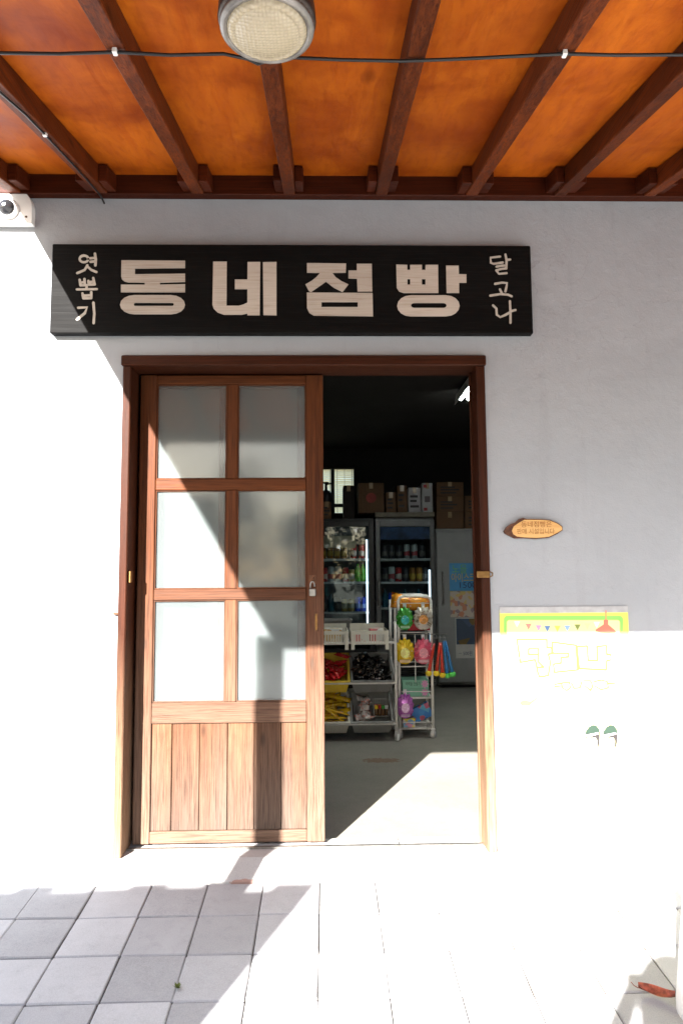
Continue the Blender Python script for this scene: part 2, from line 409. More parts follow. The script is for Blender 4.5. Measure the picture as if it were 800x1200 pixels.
# back wall with the window opening
wl = at(340, 548, RY1); wr = at(415.5, 548, RY1); wb = at(400, 604, RY1)
WX0, WX1, WZ0, WZ1 = wl.x, wr.x, wb.z, wr.z
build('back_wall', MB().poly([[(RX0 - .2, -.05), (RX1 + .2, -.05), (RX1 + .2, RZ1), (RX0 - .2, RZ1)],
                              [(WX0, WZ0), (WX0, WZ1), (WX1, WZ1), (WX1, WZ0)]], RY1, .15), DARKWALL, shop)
win = build('window', MB().box((WX0, RY1 + .03, WZ0), (WX0 + .04, RY1 + .07, WZ1)).box((WX1 - .012, RY1 + .03, WZ0), (WX1, RY1 + .07, WZ1)).box((WX0 + .04, RY1 + .031, WZ1 - .012), (WX1 - .012, RY1 + .069, WZ1)).box((WX0 + .04, RY1 + .031, WZ0), (WX1 - .012, RY1 + .069, WZ0 + .03)), BLACKP, shop)
a = at(387.5, 570, RY1); b = at(392, 570, RY1); c = at(400, 590, RY1); d = at(400, 594, RY1)
build('mullion', MB().box((a.x, RY1 + .02, WZ0 + .03), (b.x, RY1 + .06, WZ1 - .012)), BLACKP, win)
build('transom', MB().box((WX0 + .04, RY1 + .022, d.z), (WX1 - .012, RY1 + .058, c.z)), BLACKP, win)
build('pane', MB().box((WX0 + .04, RY1 + .048, WZ0 + .03), (WX1 - .012, RY1 + .051, WZ1 - .012)), PANEB, win)

# ---- door frame
for (x0, x1) in ((FL, FL + .034), (FR - .038, FR)):
    j = build('jamb', MB().box((x0, -.018, .045), (x1, .14, FT - .046), .004), FRAMEW, shop)
build('lintel', MB().box((FL - .008, -.022, FT - .045), (FR + .006, .14, FT), .004), FRAMEH, shop)
build('stop', MB().box((FR - .046, .09, .046), (FR - .0385, .105, FT - .046), .001), FRAMEW, shop)
build('track', MB().box((FL + .035, .06, .046), (FR - .039, .075, .054)), STEEL, shop)
p = at(568, 673, -.025)
build('latch', MB().box((p.x - .035, -.026, p.z - .014), (p.x + .02, -.0185, p.z + .014), .002).tube([(p.x + .02, -.022, p.z + .011), (p.x + .032, -.022, p.z + .006), (p.x + .032, -.022, p.z - .006), (p.x + .02, -.022, p.z - .011)], .003, 6), BRASS, shop)
p = at(151, 676, .0)
build('latch', MB().box((FL + .0345, .0, p.z - .025), (FL + .046, .03, p.z + .025), .002), BRASS, shop)
p = at(138, 719, 0)
build('hook', MB().box((p.x - .014, -.016, p.z - .005), (p.x + .01, -.001, p.z + .005), .001), RUST, shop)

# ---- sliding doors
def make_door(y0, dx, z_off, front=True):
    """y0 = front face; positions measured on the front leaf"""
    th = .034
    A = lambda x, y: at(x, y, .10)
    xl = A(160, 720).x; xr = A(379.5, 720).x
    s1 = A(179.5, 720).x; s2 = A(359, 720).x
    zt = FT - .052; zb = .056
    m1 = A(264.5, 630).x; m2 = A(277.5, 630).x
    z = [A(270, q).z for q in (450, 561, 574, 690, 703, 823, 847.5, 974)]
    S = lambda v: v + dx
    door = build('door', MB().box((S(xl), y0, zb), (S(s1), y0 + th, zt), .003).box((S(s2), y0, zb), (S(xr), y0 + th, zt), .003), DOORW, shop)
    if not front: door['label'] = 'second sliding door leaf parked behind the front one'
    ov = .0015
    for (za, zb_) in ((z[0], zt - .001), (z[2], z[1]), (z[4], z[3]), (z[6], z[5]), (zb + .001, z[7])):
        build('rail', MB().box((S(s1) + .0008, y0 + ov, za), (S(s2) - .0008, y0 + th - ov, zb_), .003), DOORH, door)
    for (za, zb_) in ((z[1], z[0]), (z[3], z[2]), (z[5], z[4])):
        build('muntin', MB().box((S(m1), y0 + ov * 2, za + .0006), (S(m2), y0 + th - ov * 2, zb_ - .0006), .003), DOORW, door)
        for (xa, xb) in ((s1, m1), (m2, s2)):
            pm_ = CLEAR if front else PANE
            build('pane', MB().box((S(xa) + .001, y0 + .016, za + .001), (S(xb) - .001, y0 + .019, zb_ - .001)), pm_, door)
            # thin putty beads round the glass
            bd = .004
            build('bead', MB().box((S(xa) + .001, y0 + .008, za + .001), (S(xa) + .001 + bd, y0 + .0155, zb_ - .001))
                  .box((S(xb) - .001 - bd, y0 + .008, za + .001), (S(xb) - .001, y0 + .0155, zb_ - .001))
                  .box((S(xa) + .0012 + bd, y0 + .0082, za + .001), (S(xb) - .0012 - bd, y0 + .0154, za + .001 + bd))
                  .box((S(xa) + .0012 + bd, y0 + .0082, zb_ - .001 - bd), (S(xb) - .0012 - bd, y0 + .0154, zb_ - .001)), DOORW, door)
    bx = [A(q, 910).x for q in (172, 200.5, 233, 266, 297.5, 329)] + [s2]
    bx[0] = s1
    for i in range(6):
        build('plank', MB().box((S(bx[i]) + .0014, y0 + .011 + random.uniform(-.0015, .0015), z[7] + .0006), (S(bx[i + 1]) - .0014, y0 + .025, z[6] - .0006), .0025), PLANKW, door)
    if front:
        q = A(370.5, 729)
        build('finger_pull', MB().box((q.x - .008, y0 - .002, q.z - .04), (q.x + .008, y0 + .001, q.z + .04), .0015), RUST, door)
        build('finger_pull', MB().box((q.x - .0045, y0 - .0032, q.z - .034), (q.x + .0045, y0 - .0021, q.z + .034)), BRASS, door)
        q = A(366, 680)
        build('hasp', MB().box((q.x - .014, y0 - .004, q.z - .016), (q.x + .016, y0 - .0003, q.z + .022), .001).tube([(q.x + .006, y0 - .004, q.z + .012), (q.x + .006, y0 - .02, q.z + .008), (q.x + .006, y0 - .004, q.z - .002)], .003, 6), RUST, door)
    return door
make_door(.10, 0, 0, True)
make_door(.152, -.036, 0, False)
q = at(366, 693, .085)
pl = empty('padlock', (q.x, .085, q.z - .02), 'small brass-grey padlock hanging open from the hasp on the sliding door', 'padlock')
build('lock_body', MB().box((q.x - .014, .078, q.z - .02), (q.x + .014, .094, q.z + .012), .003), STEEL, pl)
build('shackle', MB().tube([(q.x - .009, .086, q.z + .012), (q.x - .009, .086, q.z + .03), (q.x - .005, .086, q.z + .041), (q.x + .004, .086, q.z + .042), (q.x + .009, .086, q.z + .032), (q.x + .009, .086, q.z + .02)], .003, 8), STEEL, pl)

# ================================================================== PORCH AWNING
RZ, RS = 2.838, .228                       # rafter undersides: z = RZ + RS*y
RH, RW = .085, .052
aw = empty('porch_awning', (0, -1.2, -.15), 'orange plywood porch roof on dark timber rafters over the shop door', 'awning')
YE = -2.50                                 # outer ends of the rafters
rx = [-1.335] + [at(q, 226, -.06).x for q in (118, 231, 339, 447, 553, 657, 762)]
step = rx[-1] - rx[-2]
rx += [rx[-1] + step * k for k in range(1, 5)]
def slopebox(x0, x1, y0, y1, z0, z1, bev=.003):
    """box running out along the roof slope, heights measured from the rafter underside"""
    m = MB().box((x0, y0, z0), (x1, y1, z1), bev)
    for v in m.bm.verts: v.co.z += RZ + RS * v.co.y
    return m
for i, x in enumerate(rx):
    o = build('rafter', slopebox(x - RW / 2, x + RW / 2, YE, -.045, 0, RH), RAFTW, aw)
    for s in (-1, 1):
        if i == 0 and s < 0: continue
        ww = .034 + .008 * random.random()
        xa = x + s * (RW / 2 + .0006); xb = xa + s * ww
        build('block', slopebox(min(xa, xb), max(xa, xb), -.17 - random.random() * .02, -.046, .006 + random.random() * .006, RH - .004), LEDGW, aw)
build('ledger', MB().box((-1.42, -.045, RZ - .012), (rx[-1] + .1, -.002, RZ + RH - .004), .003), LEDGW, aw)
for a, b in zip(rx, rx[1:]):
    build('plywood_panel', slopebox(a + .0008, b - .0008, YE, -.003, RH + .001, RH + .013, 0), PLY, aw)
build('fascia', MB().box((rx[0] - RW / 2, YE - .028, RZ + RS * YE), (rx[-1] + .05, YE - .001, RZ + RS * YE + .13), .003), LEDGW, aw)
rc = MB().box((rx[0] - .0262, YE - .03, RH + .0135), (rx[-1] + .06, -.003, RH + .05))
for v in rc.bm.verts: v.co.z += RZ + RS * v.co.y
build('roof_cover', rc, plain('roof_felt', (.08, .08, .085), .9), aw)
for px_ in (-1.36, 2.6):
    build('post', MB().box((px_ - .043, -2.49, -.30), (px_ + .043, -2.404, RZ + RS * -2.46 - .012), .005), RAFTW, aw)

# ---- porch lamp under a rafter
lc = at_slope(313, 25, RZ - .1, RS); lc = Vector((lc.x, lc.y, lc.z))
lamp = empty('porch_lamp', (lc.x, lc.y, lc.z), 'round porch lamp with brown metal body and ribbed white lens', 'lamp')
LT = Matrix.Translation(lc)
BRN = plain('lamp_bronze', (.05, .035, .028), .4, .5, .2, 30)
build('housing', MB().lathe([(.03, .085), (.075, .08), (.098, .06), (.106, .03), (.108, .0), (.104, -.012), (.098, -.012)], 40, LT), BRN, lamp)
build('rim', MB().lathe([(.1035, -.0125), (.1035, -.02), (.096, -.026), (.088, -.024), (.088, -.0125)], 40, LT), plain('lamp_rim', (.26, .24, .22), .35, .3, .25, 20), lamp)
LENS = nodes_of('lamp_lens')
def lensmat():
    m, n, l, b = LENS
    v = coords(n, l); vo = n.new('ShaderNodeTexVoronoi'); vo.inputs['Scale'].default_value = 120; vo.inputs['Randomness'].default_value = .2; l.new(v, vo.inputs['Vector'])
    l.new(mixcol(n, l, vo.outputs['Distance'], (.40, .34, .235), (.30, .25, .17)), b.inputs['Base Color'])
    b.inputs['Roughness'].default_value = .25; b.inputs['Subsurface Weight'].default_value = 0
    bump(n, l, b, vo.outputs['Distance'], .6, .004); return m
build('lens', MB().lathe([(.0875, -.013), (.0875, -.024), (.082, -.030), (.074, -.032), (.072, -.030), (.068, -.033), (.045, -.038), (.02, -.040), (.004, -.0405)], 40, LT), lensmat(), lamp)
build('stem', MB().lathe([(.022, .084), (.022, .12), (.05, .121), (.05, .135)], 16, LT @ Matrix.Translation((0, 0, -.003))), BRN, lamp)
# ---- cables
cp = [at_slope(x, y, RZ - .008, RS) for x, y in ((-60, 61), (0, 62), (70, 63), (135, 61), (200, 64.5), (262, 63), (290, 69), (302, 75), (318, 70), (345, 67.5), (400, 70), (470, 71.5), (540, 69), (600, 66), (660, 63), (720, 64.5), (800, 64), (860, 65))]
for xe_ in (1.9, 2.6, rx[-1]): cp.append(Vector((xe_, cp[-1].y, RZ - .008 + RS * cp[-1].y)))
tag(build('cable', MB().tube(cp, .0045, 8), CABLE, origin=cp[0]), 'black cable clipped across the undersides of all the rafters', 'cable')
c2 = [at_slope(x, y, RZ - .006, RS) for x, y in ((-40, 72), (0, 108), (30, 134), (55, 160), (85, 192), (105, 214))] + [Vector(at(118, 229, -.05))]
c2.append(Vector((c2[-1].x + .003, -.006, c2[-1].z - .012)))
tag(build('cable', MB().tube(c2, .004, 8), CABLE, origin=c2[0]), 'thin black cable running along one rafter to the wall top', 'cable')
for (x, y) in ((135, 61), (661, 63.5)):
    p = at_slope(x, y, RZ - .009, RS)
    tag(build('cable_clip', MB().box((p.x - .006, p.y - .009, p.z - .006), (p.x + .006, p.y + .009, p.z + .009), .002), WHITEP, origin=p), 'small white clip holding the long black cable to a rafter', 'clip', 'cable clips on the rafters')
p = at_slope(53, 158, RZ - .007, RS)
tag(build('cable_clip', MB().box((p.x - .007, p.y - .006, p.z - .006), (p.x + .007, p.y + .006, p.z + .007), .002), WHITEP, origin=p), 'small white clip on the thin cable along the rafter', 'clip')

# ---- security camera
p = at(16, 246, -.02)
scm = empty('security_camera', (p.x, -.001, p.z), 'white dome security camera with rounded bracket at the wall top', 'camera')
loop = []
x0, x1 = p.x - .10, at(39.5, 262, -.02).x; zb, zt = at(20, 264, -.02).z, at(20, 226, -.02).z
loop = [(x0, zb), (x1, zb)] + [(x1 - .06 + .06 * math.cos(t), zt - .085 + .085 * math.sin(t)) for t in [k * math.pi / 16 for k in range(0, 9)]] + [(x0 + .03, zt), (x0, zt - .03)]
build('bracket', MB().poly([loop], -.04, .038), WHITEP, scm)
cc = at(9, 244, -.05)
build('dome_ring', MB().lathe([(.046, 0), (.046, .012), (.040, .02), (.036, .018)], 32, Matrix.Translation((cc.x, -.0402, cc.z)) @ Euler((RAD(90), 0, 0)).to_matrix().to_4x4()), WHITEP, scm)
build('dome', MB().lathe([(.0355, .0)] + [(.0355 * math.cos(t), .012 + .033 * math.sin(t)) for t in [k * math.pi / 18 for k in range(0, 9)]], 32, Matrix.Translation((cc.x, -.0405, cc.z)) @ Euler((RAD(90), 0, 0)).to_matrix().to_4x4()), plain('smoked_dome', (.02, .02, .022), .08, var=.02, spec=.7), scm)
for (x, y) in ((9, 233), (31, 254)):
    q = at(x, y, -.041); build('screw', MB().lathe([(.005, 0), (.005, .0015), (.002, .002)], 10, Matrix.Translation((q.x, -.0402, q.z)) @ Euler((RAD(90), 0, 0)).to_matrix().to_4x4()), RUST, scm)

# ================================================================== SIGN BOARD
SY = -.04
sl = at(61.5, 285.5, SY); sr = at(624.5, 391, SY)
sign = empty('sign_board', ((sl.x + sr.x) / 2, -.001, sr.z), 'long black wooden shop sign with big cream block letters over the door', 'sign')
build('board', MB().box((sl.x, SY, sr.z), (sr.x, -.002, sl.z), .004), BLACKB, sign)
def crop(ox, oy, s, Y=SY):
    return lambda pts: [(lambda v: (v.x, v.z))(at(ox + a / s, oy + b / s, Y)) for a, b in pts]
def stadium(x0, x1, y0, y1, n=8, k=1.0):
    r = (y1 - y0) / 2; cy = (y0 + y1) / 2; rxx = r * k
    out = []
    for i in range(n + 1):
        t = -math.pi / 2 + math.pi * i / n; out.append((x1 - rxx + rxx * math.cos(t), cy + r * math.sin(t)))
    for i in range(n + 1):
        t = math.pi / 2 + math.pi * i / n; out.append((x0 + rxx + rxx * math.cos(t), cy + r * math.sin(t)))
    return out
LY = SY - .003
def letter(ox, oy, shapes):
    c = crop(ox, oy, 8); m = MB()
    for loops in shapes: m.poly([c(q) for q in loops], LY, .0028)
    o = build('letter', m, LETTER, sign); return o
letter(130, 295, [[[(102, 82), (697, 86), (697, 155), (228, 160), (228, 213), (697, 207), (697, 285), (462, 292), (462, 310), (697, 306), (697, 382), (97, 382), (97, 310), (320, 310), (320, 292), (165, 290), (130, 280), (108, 262), (100, 235)]],
                  [stadium(88, 697, 408, 588, 8, 1.5), stadium(217, 592, 481, 510)]])
letter(240, 295, [[[(80, 95), (207, 95), (205, 508), (320, 508), (365, 495), (400, 478), (400, 352), (283, 352), (283, 262), (400, 262), (402, 98), (520, 98), (515, 597), (400, 597), (400, 580), (350, 592), (180, 592), (120, 570), (85, 535), (73, 500)]],
                  [[(545, 100), (672, 98), (672, 597), (550, 595)]]])
letter(350, 295, [[[(77, 108), (443, 112), (440, 198), (315, 200), (345, 240), (400, 278), (465, 308), (410, 380), (330, 340), (255, 282), (180, 335), (115, 380), (95, 370), (63, 308), (120, 275), (165, 240), (200, 200), (77, 198)]],
                  [[(543, 115), (683, 115), (688, 375), (550, 375), (545, 255), (465, 252), (465, 178), (543, 178)]],
                  [[(75, 384), (690, 388), (695, 607), (140, 600), (100, 575), (78, 530)], [(213, 474), (552, 474), (552, 520), (213, 520)]]])
letter(455, 295, [[[(72, 122), (175, 125), (175, 172), (202, 172), (202, 125), (312, 125), (312, 172), (345, 172), (345, 125), (463, 125), (466, 388), (140, 388), (100, 375), (77, 340)], [(177, 258), (202, 258), (202, 310), (177, 310)], [(312, 258), (345, 258), (345, 310), (312, 310)]],
                  [[(538, 132), (655, 132), (658, 212), (728, 214), (728, 292), (660, 292), (660, 388), (543, 388)]],
                  [stadium(80, 665, 410, 607, 8, 1.3), stadium(210, 543, 482, 528, 6, 1.3)]])
def brush(ox, oy, chars, w):
    c = crop(ox, oy, 10.9)
    for strokes in chars:
        m = MB()
        for k, s in enumerate(strokes): m.stroke(c(s), w, SY - .0016 - .0004 * k, .0012)
        build('brush_letter', m, BRUSH, sign)
oval = [(205 + 55 * math.cos(t), 202 + 43 * math.sin(t)) for t in [k * math.pi / 8 for k in range(17)]]
brush(80, 285, [[oval, [(345, 135), (356, 210), (350, 285)], [(287, 195), (345, 190)], [(290, 240), (345, 235)], [(250, 285), (215, 345), (122, 385)], [(252, 303), (300, 345), (365, 372)]],
                [[(150, 468), (162, 540)], [(162, 540), (215, 538)], [(212, 460), (217, 538)], [(165, 505), (212, 500)], [(262, 485), (270, 533)], [(270, 533), (342, 530)], [(325, 448), (342, 530)], [(268, 502), (332, 495)], [(242, 540), (242, 590)], [(118, 596), (372, 592)], [(190, 645), (202, 710)], [(202, 710), (302, 708)], [(302, 632), (302, 708)], [(195, 677), (298, 672)]],
                [[(132, 826), (245, 820), (215, 895), (118, 975)], [(325, 762), (337, 900), (328, 1022)]]], .0105)
brush(560, 285, [[[(278, 172), (155, 186), (160, 252), (195, 265), (312, 248)], [(345, 145), (360, 220), (355, 325)], [(362, 216), (405, 211)], [(232, 302), (300, 290), (330, 288)], [(350, 325), (300, 330), (228, 350)], [(228, 350), (262, 395), (360, 386)]],
                 [[(215, 520), (300, 505), (365, 510), (358, 560), (345, 618)], [(275, 590), (302, 645)], [(152, 672), (280, 652), (380, 660), (425, 680)]],
                 [[(188, 795), (230, 835), (235, 915), (280, 945), (340, 920), (402, 885)], [(402, 742), (410, 880), (410, 1018)], [(410, 872), (472, 855)]]], .0098)

# ---- small bark-edged plaque
pq = at(626, 619, -.02)
plaque = empty('wooden_plaque', (pq.x, -.001, pq.z - .045), 'small oval wooden plaque with bark edge and engraved lettering', 'plaque')
c = crop(580, 600, 8.89, -.018)
outer = [(92, 200), (115, 160), (165, 125), (215, 105), (255, 70), (290, 62), (330, 72), (470, 74), (570, 82), (650, 115), (697, 150), (700, 190), (650, 225), (560, 268), (430, 280), (300, 272), (205, 275), (140, 245), (100, 222)]
BARK = plain('bark', (.13, .055, .032), .9, var=.3, scale=50, bmp=.6)
build('bark_edge', MB().poly([c(outer)], -.018, .016), BARK, plaque)
inner = [(172, 195), (190, 150), (240, 115), (300, 82), (470, 82), (565, 90), (640, 120), (690, 155), (692, 186), (640, 218), (555, 258), (430, 270), (300, 264), (225, 255), (185, 230)]
build('face', MB().poly([c(inner)], -.0215, .0034), wood('plaque_wood', (.62, .38, .16), (.52, .3, .11), (.45, .24, .08), 0, .6, 20), plaque)
ENG = plain('engraved_letters', (.30, .12, .03), .8, var=.2, scale=80)
a = at(580 + 428 / 8.89, 600 + 132 / 8.89, -.0225); text_on('lettering', '동네점빵은', .028, ENG, (a.x, -.0222, a.z), plaque, fit=.13)
a = at(580 + 420 / 8.89, 600 + 205 / 8.89, -.0225); text_on('lettering', '판매 시설입니다', .026, ENG, (a.x, -.0222, a.z), plaque, fit=.16)

# ---- wall poster
PY = -.004
pt = at(585, 715, PY); pb_ = at(735, 905, PY); pb_.x = at(735, 715, PY).x
PX0, PX1, PZ1, PZ0 = pt.x, pb_.x, pt.z, pb_.z
poster = empty('wall_poster', ((PX0 + PX1) / 2, -.001, PZ0), 'yellow and green dalgona poster with bunting taped to the white wall', 'poster')
build('paper', MB().box((PX0, PY, PZ0), (PX1, -.0015, PZ1)), plain('poster_yellow', (.75, .72, .12), .6, var=.02), poster)
cpz = crop(580, 705, 4.85, PY)
def flat(name, loops, colname, colr, lift): return build(name, MB().poly([cpz(q) for q in loops], PY - lift, lift * .6), plain(colname, colr, .6, var=.03), poster)
def rrect(x0, y0, x1, y1, r=14):
    out = []
    for (cx, cy, a0) in ((x1 - r, y0 + r, -90), (x1 - r, y1 - r, 0), (x0 + r, y1 - r, 90), (x0 + r, y0 + r, 180)):
        for k in range(5): t = RAD(a0 + k * 22.5); out.append((cx + r * math.cos(t), cy + r * math.sin(t)))
    return out
flat('border', [rrect(48, 80, 725, 940, 22), rrect(64, 104, 708, 925, 16)], 'poster_green', (.25, .62, .12), .0006)
flat('print', [rrect(66, 106, 706, 923, 14)], 'poster_cream', (.78, .76, .35), .0004)
fc = [((.8, .8, .75), 'w'), ((.7, .25, .2), 'r'), ((.7, .3, .5), 'p'), ((.1, .2, .45), 'b'), ((.75, .6, .1), 'y'), ((.25, .4, .7), 'c'), ((.2, .25, .06), 'g'), ((.7, .7, .3), 'z'), ((.8, .8, .78), 'w')]
for i, x in enumerate((123, 188, 245, 295, 352, 408, 466, 522, 575)):
    y = (112, 126, 134, 138, 138, 136, 130, 124, 116)[i]
    flat('flag', [[(x - 17, y), (x + 17, y), (x, y + 34)]], 'flag_' + fc[i][1], fc[i][0], .0008)
flat('lamp_picture', [[(624, 50), (630, 50), (630, 102), (640, 104), (640, 130), (685, 168), (680, 178), (640, 182), (600, 178), (570, 170), (568, 160), (614, 130), (614, 104), (624, 102)]], 'poster_red', (.66, .18, .12), .0009)
YL = 'poster_letter_yellow'; YC = (.45, .33, .02)
def outline(strokes, w=11.5, nm=YL, cc_=YC, lift=.0008):
    m = MB()
    k = 0
    for s in strokes:
        for a_, b_ in zip(s, s[1:]):
            m.stroke(cpz([a_, b_]), w / 4.85 / 277, PY - lift - .00004 * k, .0003); k += 1
    return build('outline_letter', m, plain(nm, cc_, .6, var=.03), poster)
outline([[(122, 215), (292, 215), (292, 262), (320, 262), (320, 296), (300, 298), (312, 345), (300, 420), (250, 428), (238, 395), (232, 355), (225, 330), (142, 345), (122, 215)], [(188, 268), (245, 268), (245, 345), (275, 372), (240, 374)], [(188, 268), (188, 300), (240, 300)]])
outline([[(322, 230), (458, 248), (468, 388), (334, 402), (330, 355), (372, 350), (372, 318), (415, 314), (415, 293), (325, 293), (322, 230)]])
outline([[(462, 255), (522, 252), (526, 335), (580, 335), (576, 255), (630, 250), (632, 300), (655, 302), (655, 332), (632, 335), (628, 388), (475, 380), (462, 255)]])
outline([[(375, 462), (420, 458), (425, 490), (405, 505), (380, 490), (375, 462)], [(432, 462), (445, 492), (480, 490), (490, 455)], [(500, 450), (540, 450), (552, 480), (540, 505), (510, 480)], [(560, 455), (600, 445), (635, 455), (640, 490), (600, 500), (565, 480)], [(335, 470), (368, 465)], [(335, 482), (368, 480)], [(642, 465), (678, 463)]], 10)
for (x, y) in ((116, 325), (674, 322)):
    outline([[(x + 20 * math.cos(t) * (1 + .12 * math.cos(5 * t)), y + 20 * math.sin(t) * (1 + .12 * math.cos(5 * t))) for t in [k * math.pi / 12 for k in range(25)]]], 6, 'flower_line', (.1, .11, .085))
flat('candy_picture', [[(162 + 82 * math.cos(t), 470 + 66 * math.sin(t)) for t in [k * math.pi / 16 for k in range(32)]]], 'candy', (.45, .37, .085), .0007)
flat('ladle_picture', [[(132, 575), (160, 558), (200, 566), (245, 538), (245, 548), (205, 580), (198, 592), (150, 592)]], 'ladle', (.12, .075, .05), .0009)
text_on('poster_line', '뽑기달고나', .075, plain('faint_line', (.45, .42, .1), .6, var=.02), at(580 + 305 / 4.85, 705 + 805 / 4.85, PY - .001), poster, fit=.245)
GRN = (.012, .03, .019)
for x in (552, 652):
    flat('slipper_picture', [[(x - 42, 752), (x - 40, 738), (x - 22, 712), (x, 700), (x + 22, 703), (x + 38, 725), (x + 42, 745)]], 'slipper_green', GRN, .0007)
    flat('slipper_picture', [[(x - 42, 752), (x + 42, 745), (x + 40, 795), (x + 34, 830), (x + 24, 826), (x + 26, 790), (x + 16, 772), (x - 8, 776), (x - 18, 768), (x - 40, 778)]], 'slipper_grey_brown', (.02, .017, .017), .00075)  # grey-brown lower part of the printed slipper
    flat('slipper_picture', [[(x - 36, 757), (x - 8, 752), (x + 30, 744), (x + 34, 752), (x - 6, 764), (x - 34, 766)]], 'slipper_white', (.8, .8, .78), .001)
for (x0, x1, z) in ((585, 735, 711.5),):
    a = at(x0, z, -.002); b = at(x1, z + 6, -.002)
    build('tape', MB().box((a.x, -.0045, b.z), (b.x, -.0008, a.z)), plain('old_tape', (.42, .42, .43), .5, var=.1, scale=25), poster)

# ================================================================== OUTSIDE SMALL THINGS
p = at_slope(833, 1190, 0, SLOPE)
bx, by = p.x, p.y
bz = SLOPE * (by - .09)
bin_ = empty('white_bin', (bx, by, bz), 'white tapered round bin standing on the pavers beside the wall', 'bin')
r0 = .092
build('body', MB().lathe([(r0 * .96, -.0), (r0, .004), (r0, .03), (r0 * .62, .36), (r0 * .65, .365), (r0 * .65, .39), (r0 * .58, .39), (r0 * .58, .36)], 40, Matrix.Translation((bx, by, bz))), WHITEP, bin_)
build('lid', MB().lathe([(r0 * .57, .38), (r0 * .5, .395), (r0 * .15, .405)], 32, Matrix.Translation((bx, by, bz))), WHITEP, bin_)
# dry leaf
lp = at_slope(769, 1166, .008, SLOPE)
lf = MB(); N = 9; rows = []
for i in range(N):
    t = i / (N - 1); wd_ = .022 * math.sin(math.pi * min(1, t * .95 + .03)) ** .8 + .001
    cz = .004 + .012 * (t - .5) ** 2 * 4
    rows.append([lf.bm.verts.new(((t - .5) * .1, -wd_ + .006 * math.sin(t * 5), cz + .012)), lf.bm.verts.new(((t - .5) * .1, .006 * math.sin(t * 5), cz)), lf.bm.verts.new(((t - .5) * .1, wd_ * .8 + .006 * math.sin(t * 5), cz + .016))])
for A, B in zip(rows, rows[1:]):
    for k in range(2): lf.bm.faces.new((A[k], A[k + 1], B[k + 1], B[k])).smooth = True
lf.tube([(-.05, 0, .016), (-.062, .002, .02), (-.07, .006, .026)], .0012, 5)
lm = lf.mesh('dry_leaf', plain('dry_leaf', (.42, .1, .055), .6, var=.3, scale=60))
o = inst('dry_leaf', lm, (lp.x, lp.y, SLOPE * lp.y + .002), (SA, 0, RAD(-24))); tag(o, 'curled reddish brown dry leaf lying on the pavers', 'leaf')
# weed in a joint
wp = at_slope(208, 1158, .0, SLOPE); wb_ = MB()
for k in range(14):
    a = k * 2.4; r = .004 + .012 * random.random(); h = .006 + .012 * random.random()
    c0 = Vector((wp.x, wp.y, SLOPE * wp.y)); t = c0 + Vector((math.cos(a) * r, math.sin(a) * r, h)); s = Vector((-math.sin(a), math.cos(a), .2)) * .0035
    v = [wb_.bm.verts.new(q) for q in (c0, t * .5 + c0 * .5 + s, t, t * .5 + c0 * .5 - s)]; wb_.bm.faces.new(v)
tag(build('weed', wb_, plain('weed_green', (.12, .16, .02), .6, var=.2), origin=(wp.x, wp.y, SLOPE * wp.y)), 'tiny yellow-green weed sprouting in a paver joint', 'weed')

# ================================================================== INSIDE: fluorescent fitting
lp0 = at(545, 467, 2.3)
tl = empty('tube_light', (lp0.x, 1.75, RZ1), 'lit twin-tube fluorescent fitting on the dark shop ceiling', 'light')
tz = lp0.z; txx = lp0.x
hm = MB()
prof = [(-.07, tz - .035), (-.075, tz - .035), (-.06, tz + .05), (.06, tz + .05), (.075, tz - .035), (.07, tz - .035), (.055, tz + .04), (-.055, tz + .04)]
va = [hm.bm.verts.new((txx + a, 1.1, b)) for a, b in prof]; vb = [hm.bm.verts.new((txx + a, 2.36, b)) for a, b in prof]
for k in range(8): hm.bm.faces.new((va[k], va[(k + 1) % 8], vb[(k + 1) % 8], vb[k]))
hm.bm.faces.new(va[::-1]); hm.bm.faces.new(vb)
build('housing', hm, WMETAL, tl)
for dx in (-.028, .028):
    build('tube', MB().tube([(txx + dx, 1.13, tz + .005), (txx + dx, 2.33, tz + .005)], .013, 10), emit('tube_glow', (.9, 1.0, .98), 11), tl)
build('hanger', MB().box((txx - .02, 1.7, tz + .051), (txx + .02, 1.75, RZ1 - .001)), WMETAL, tl)

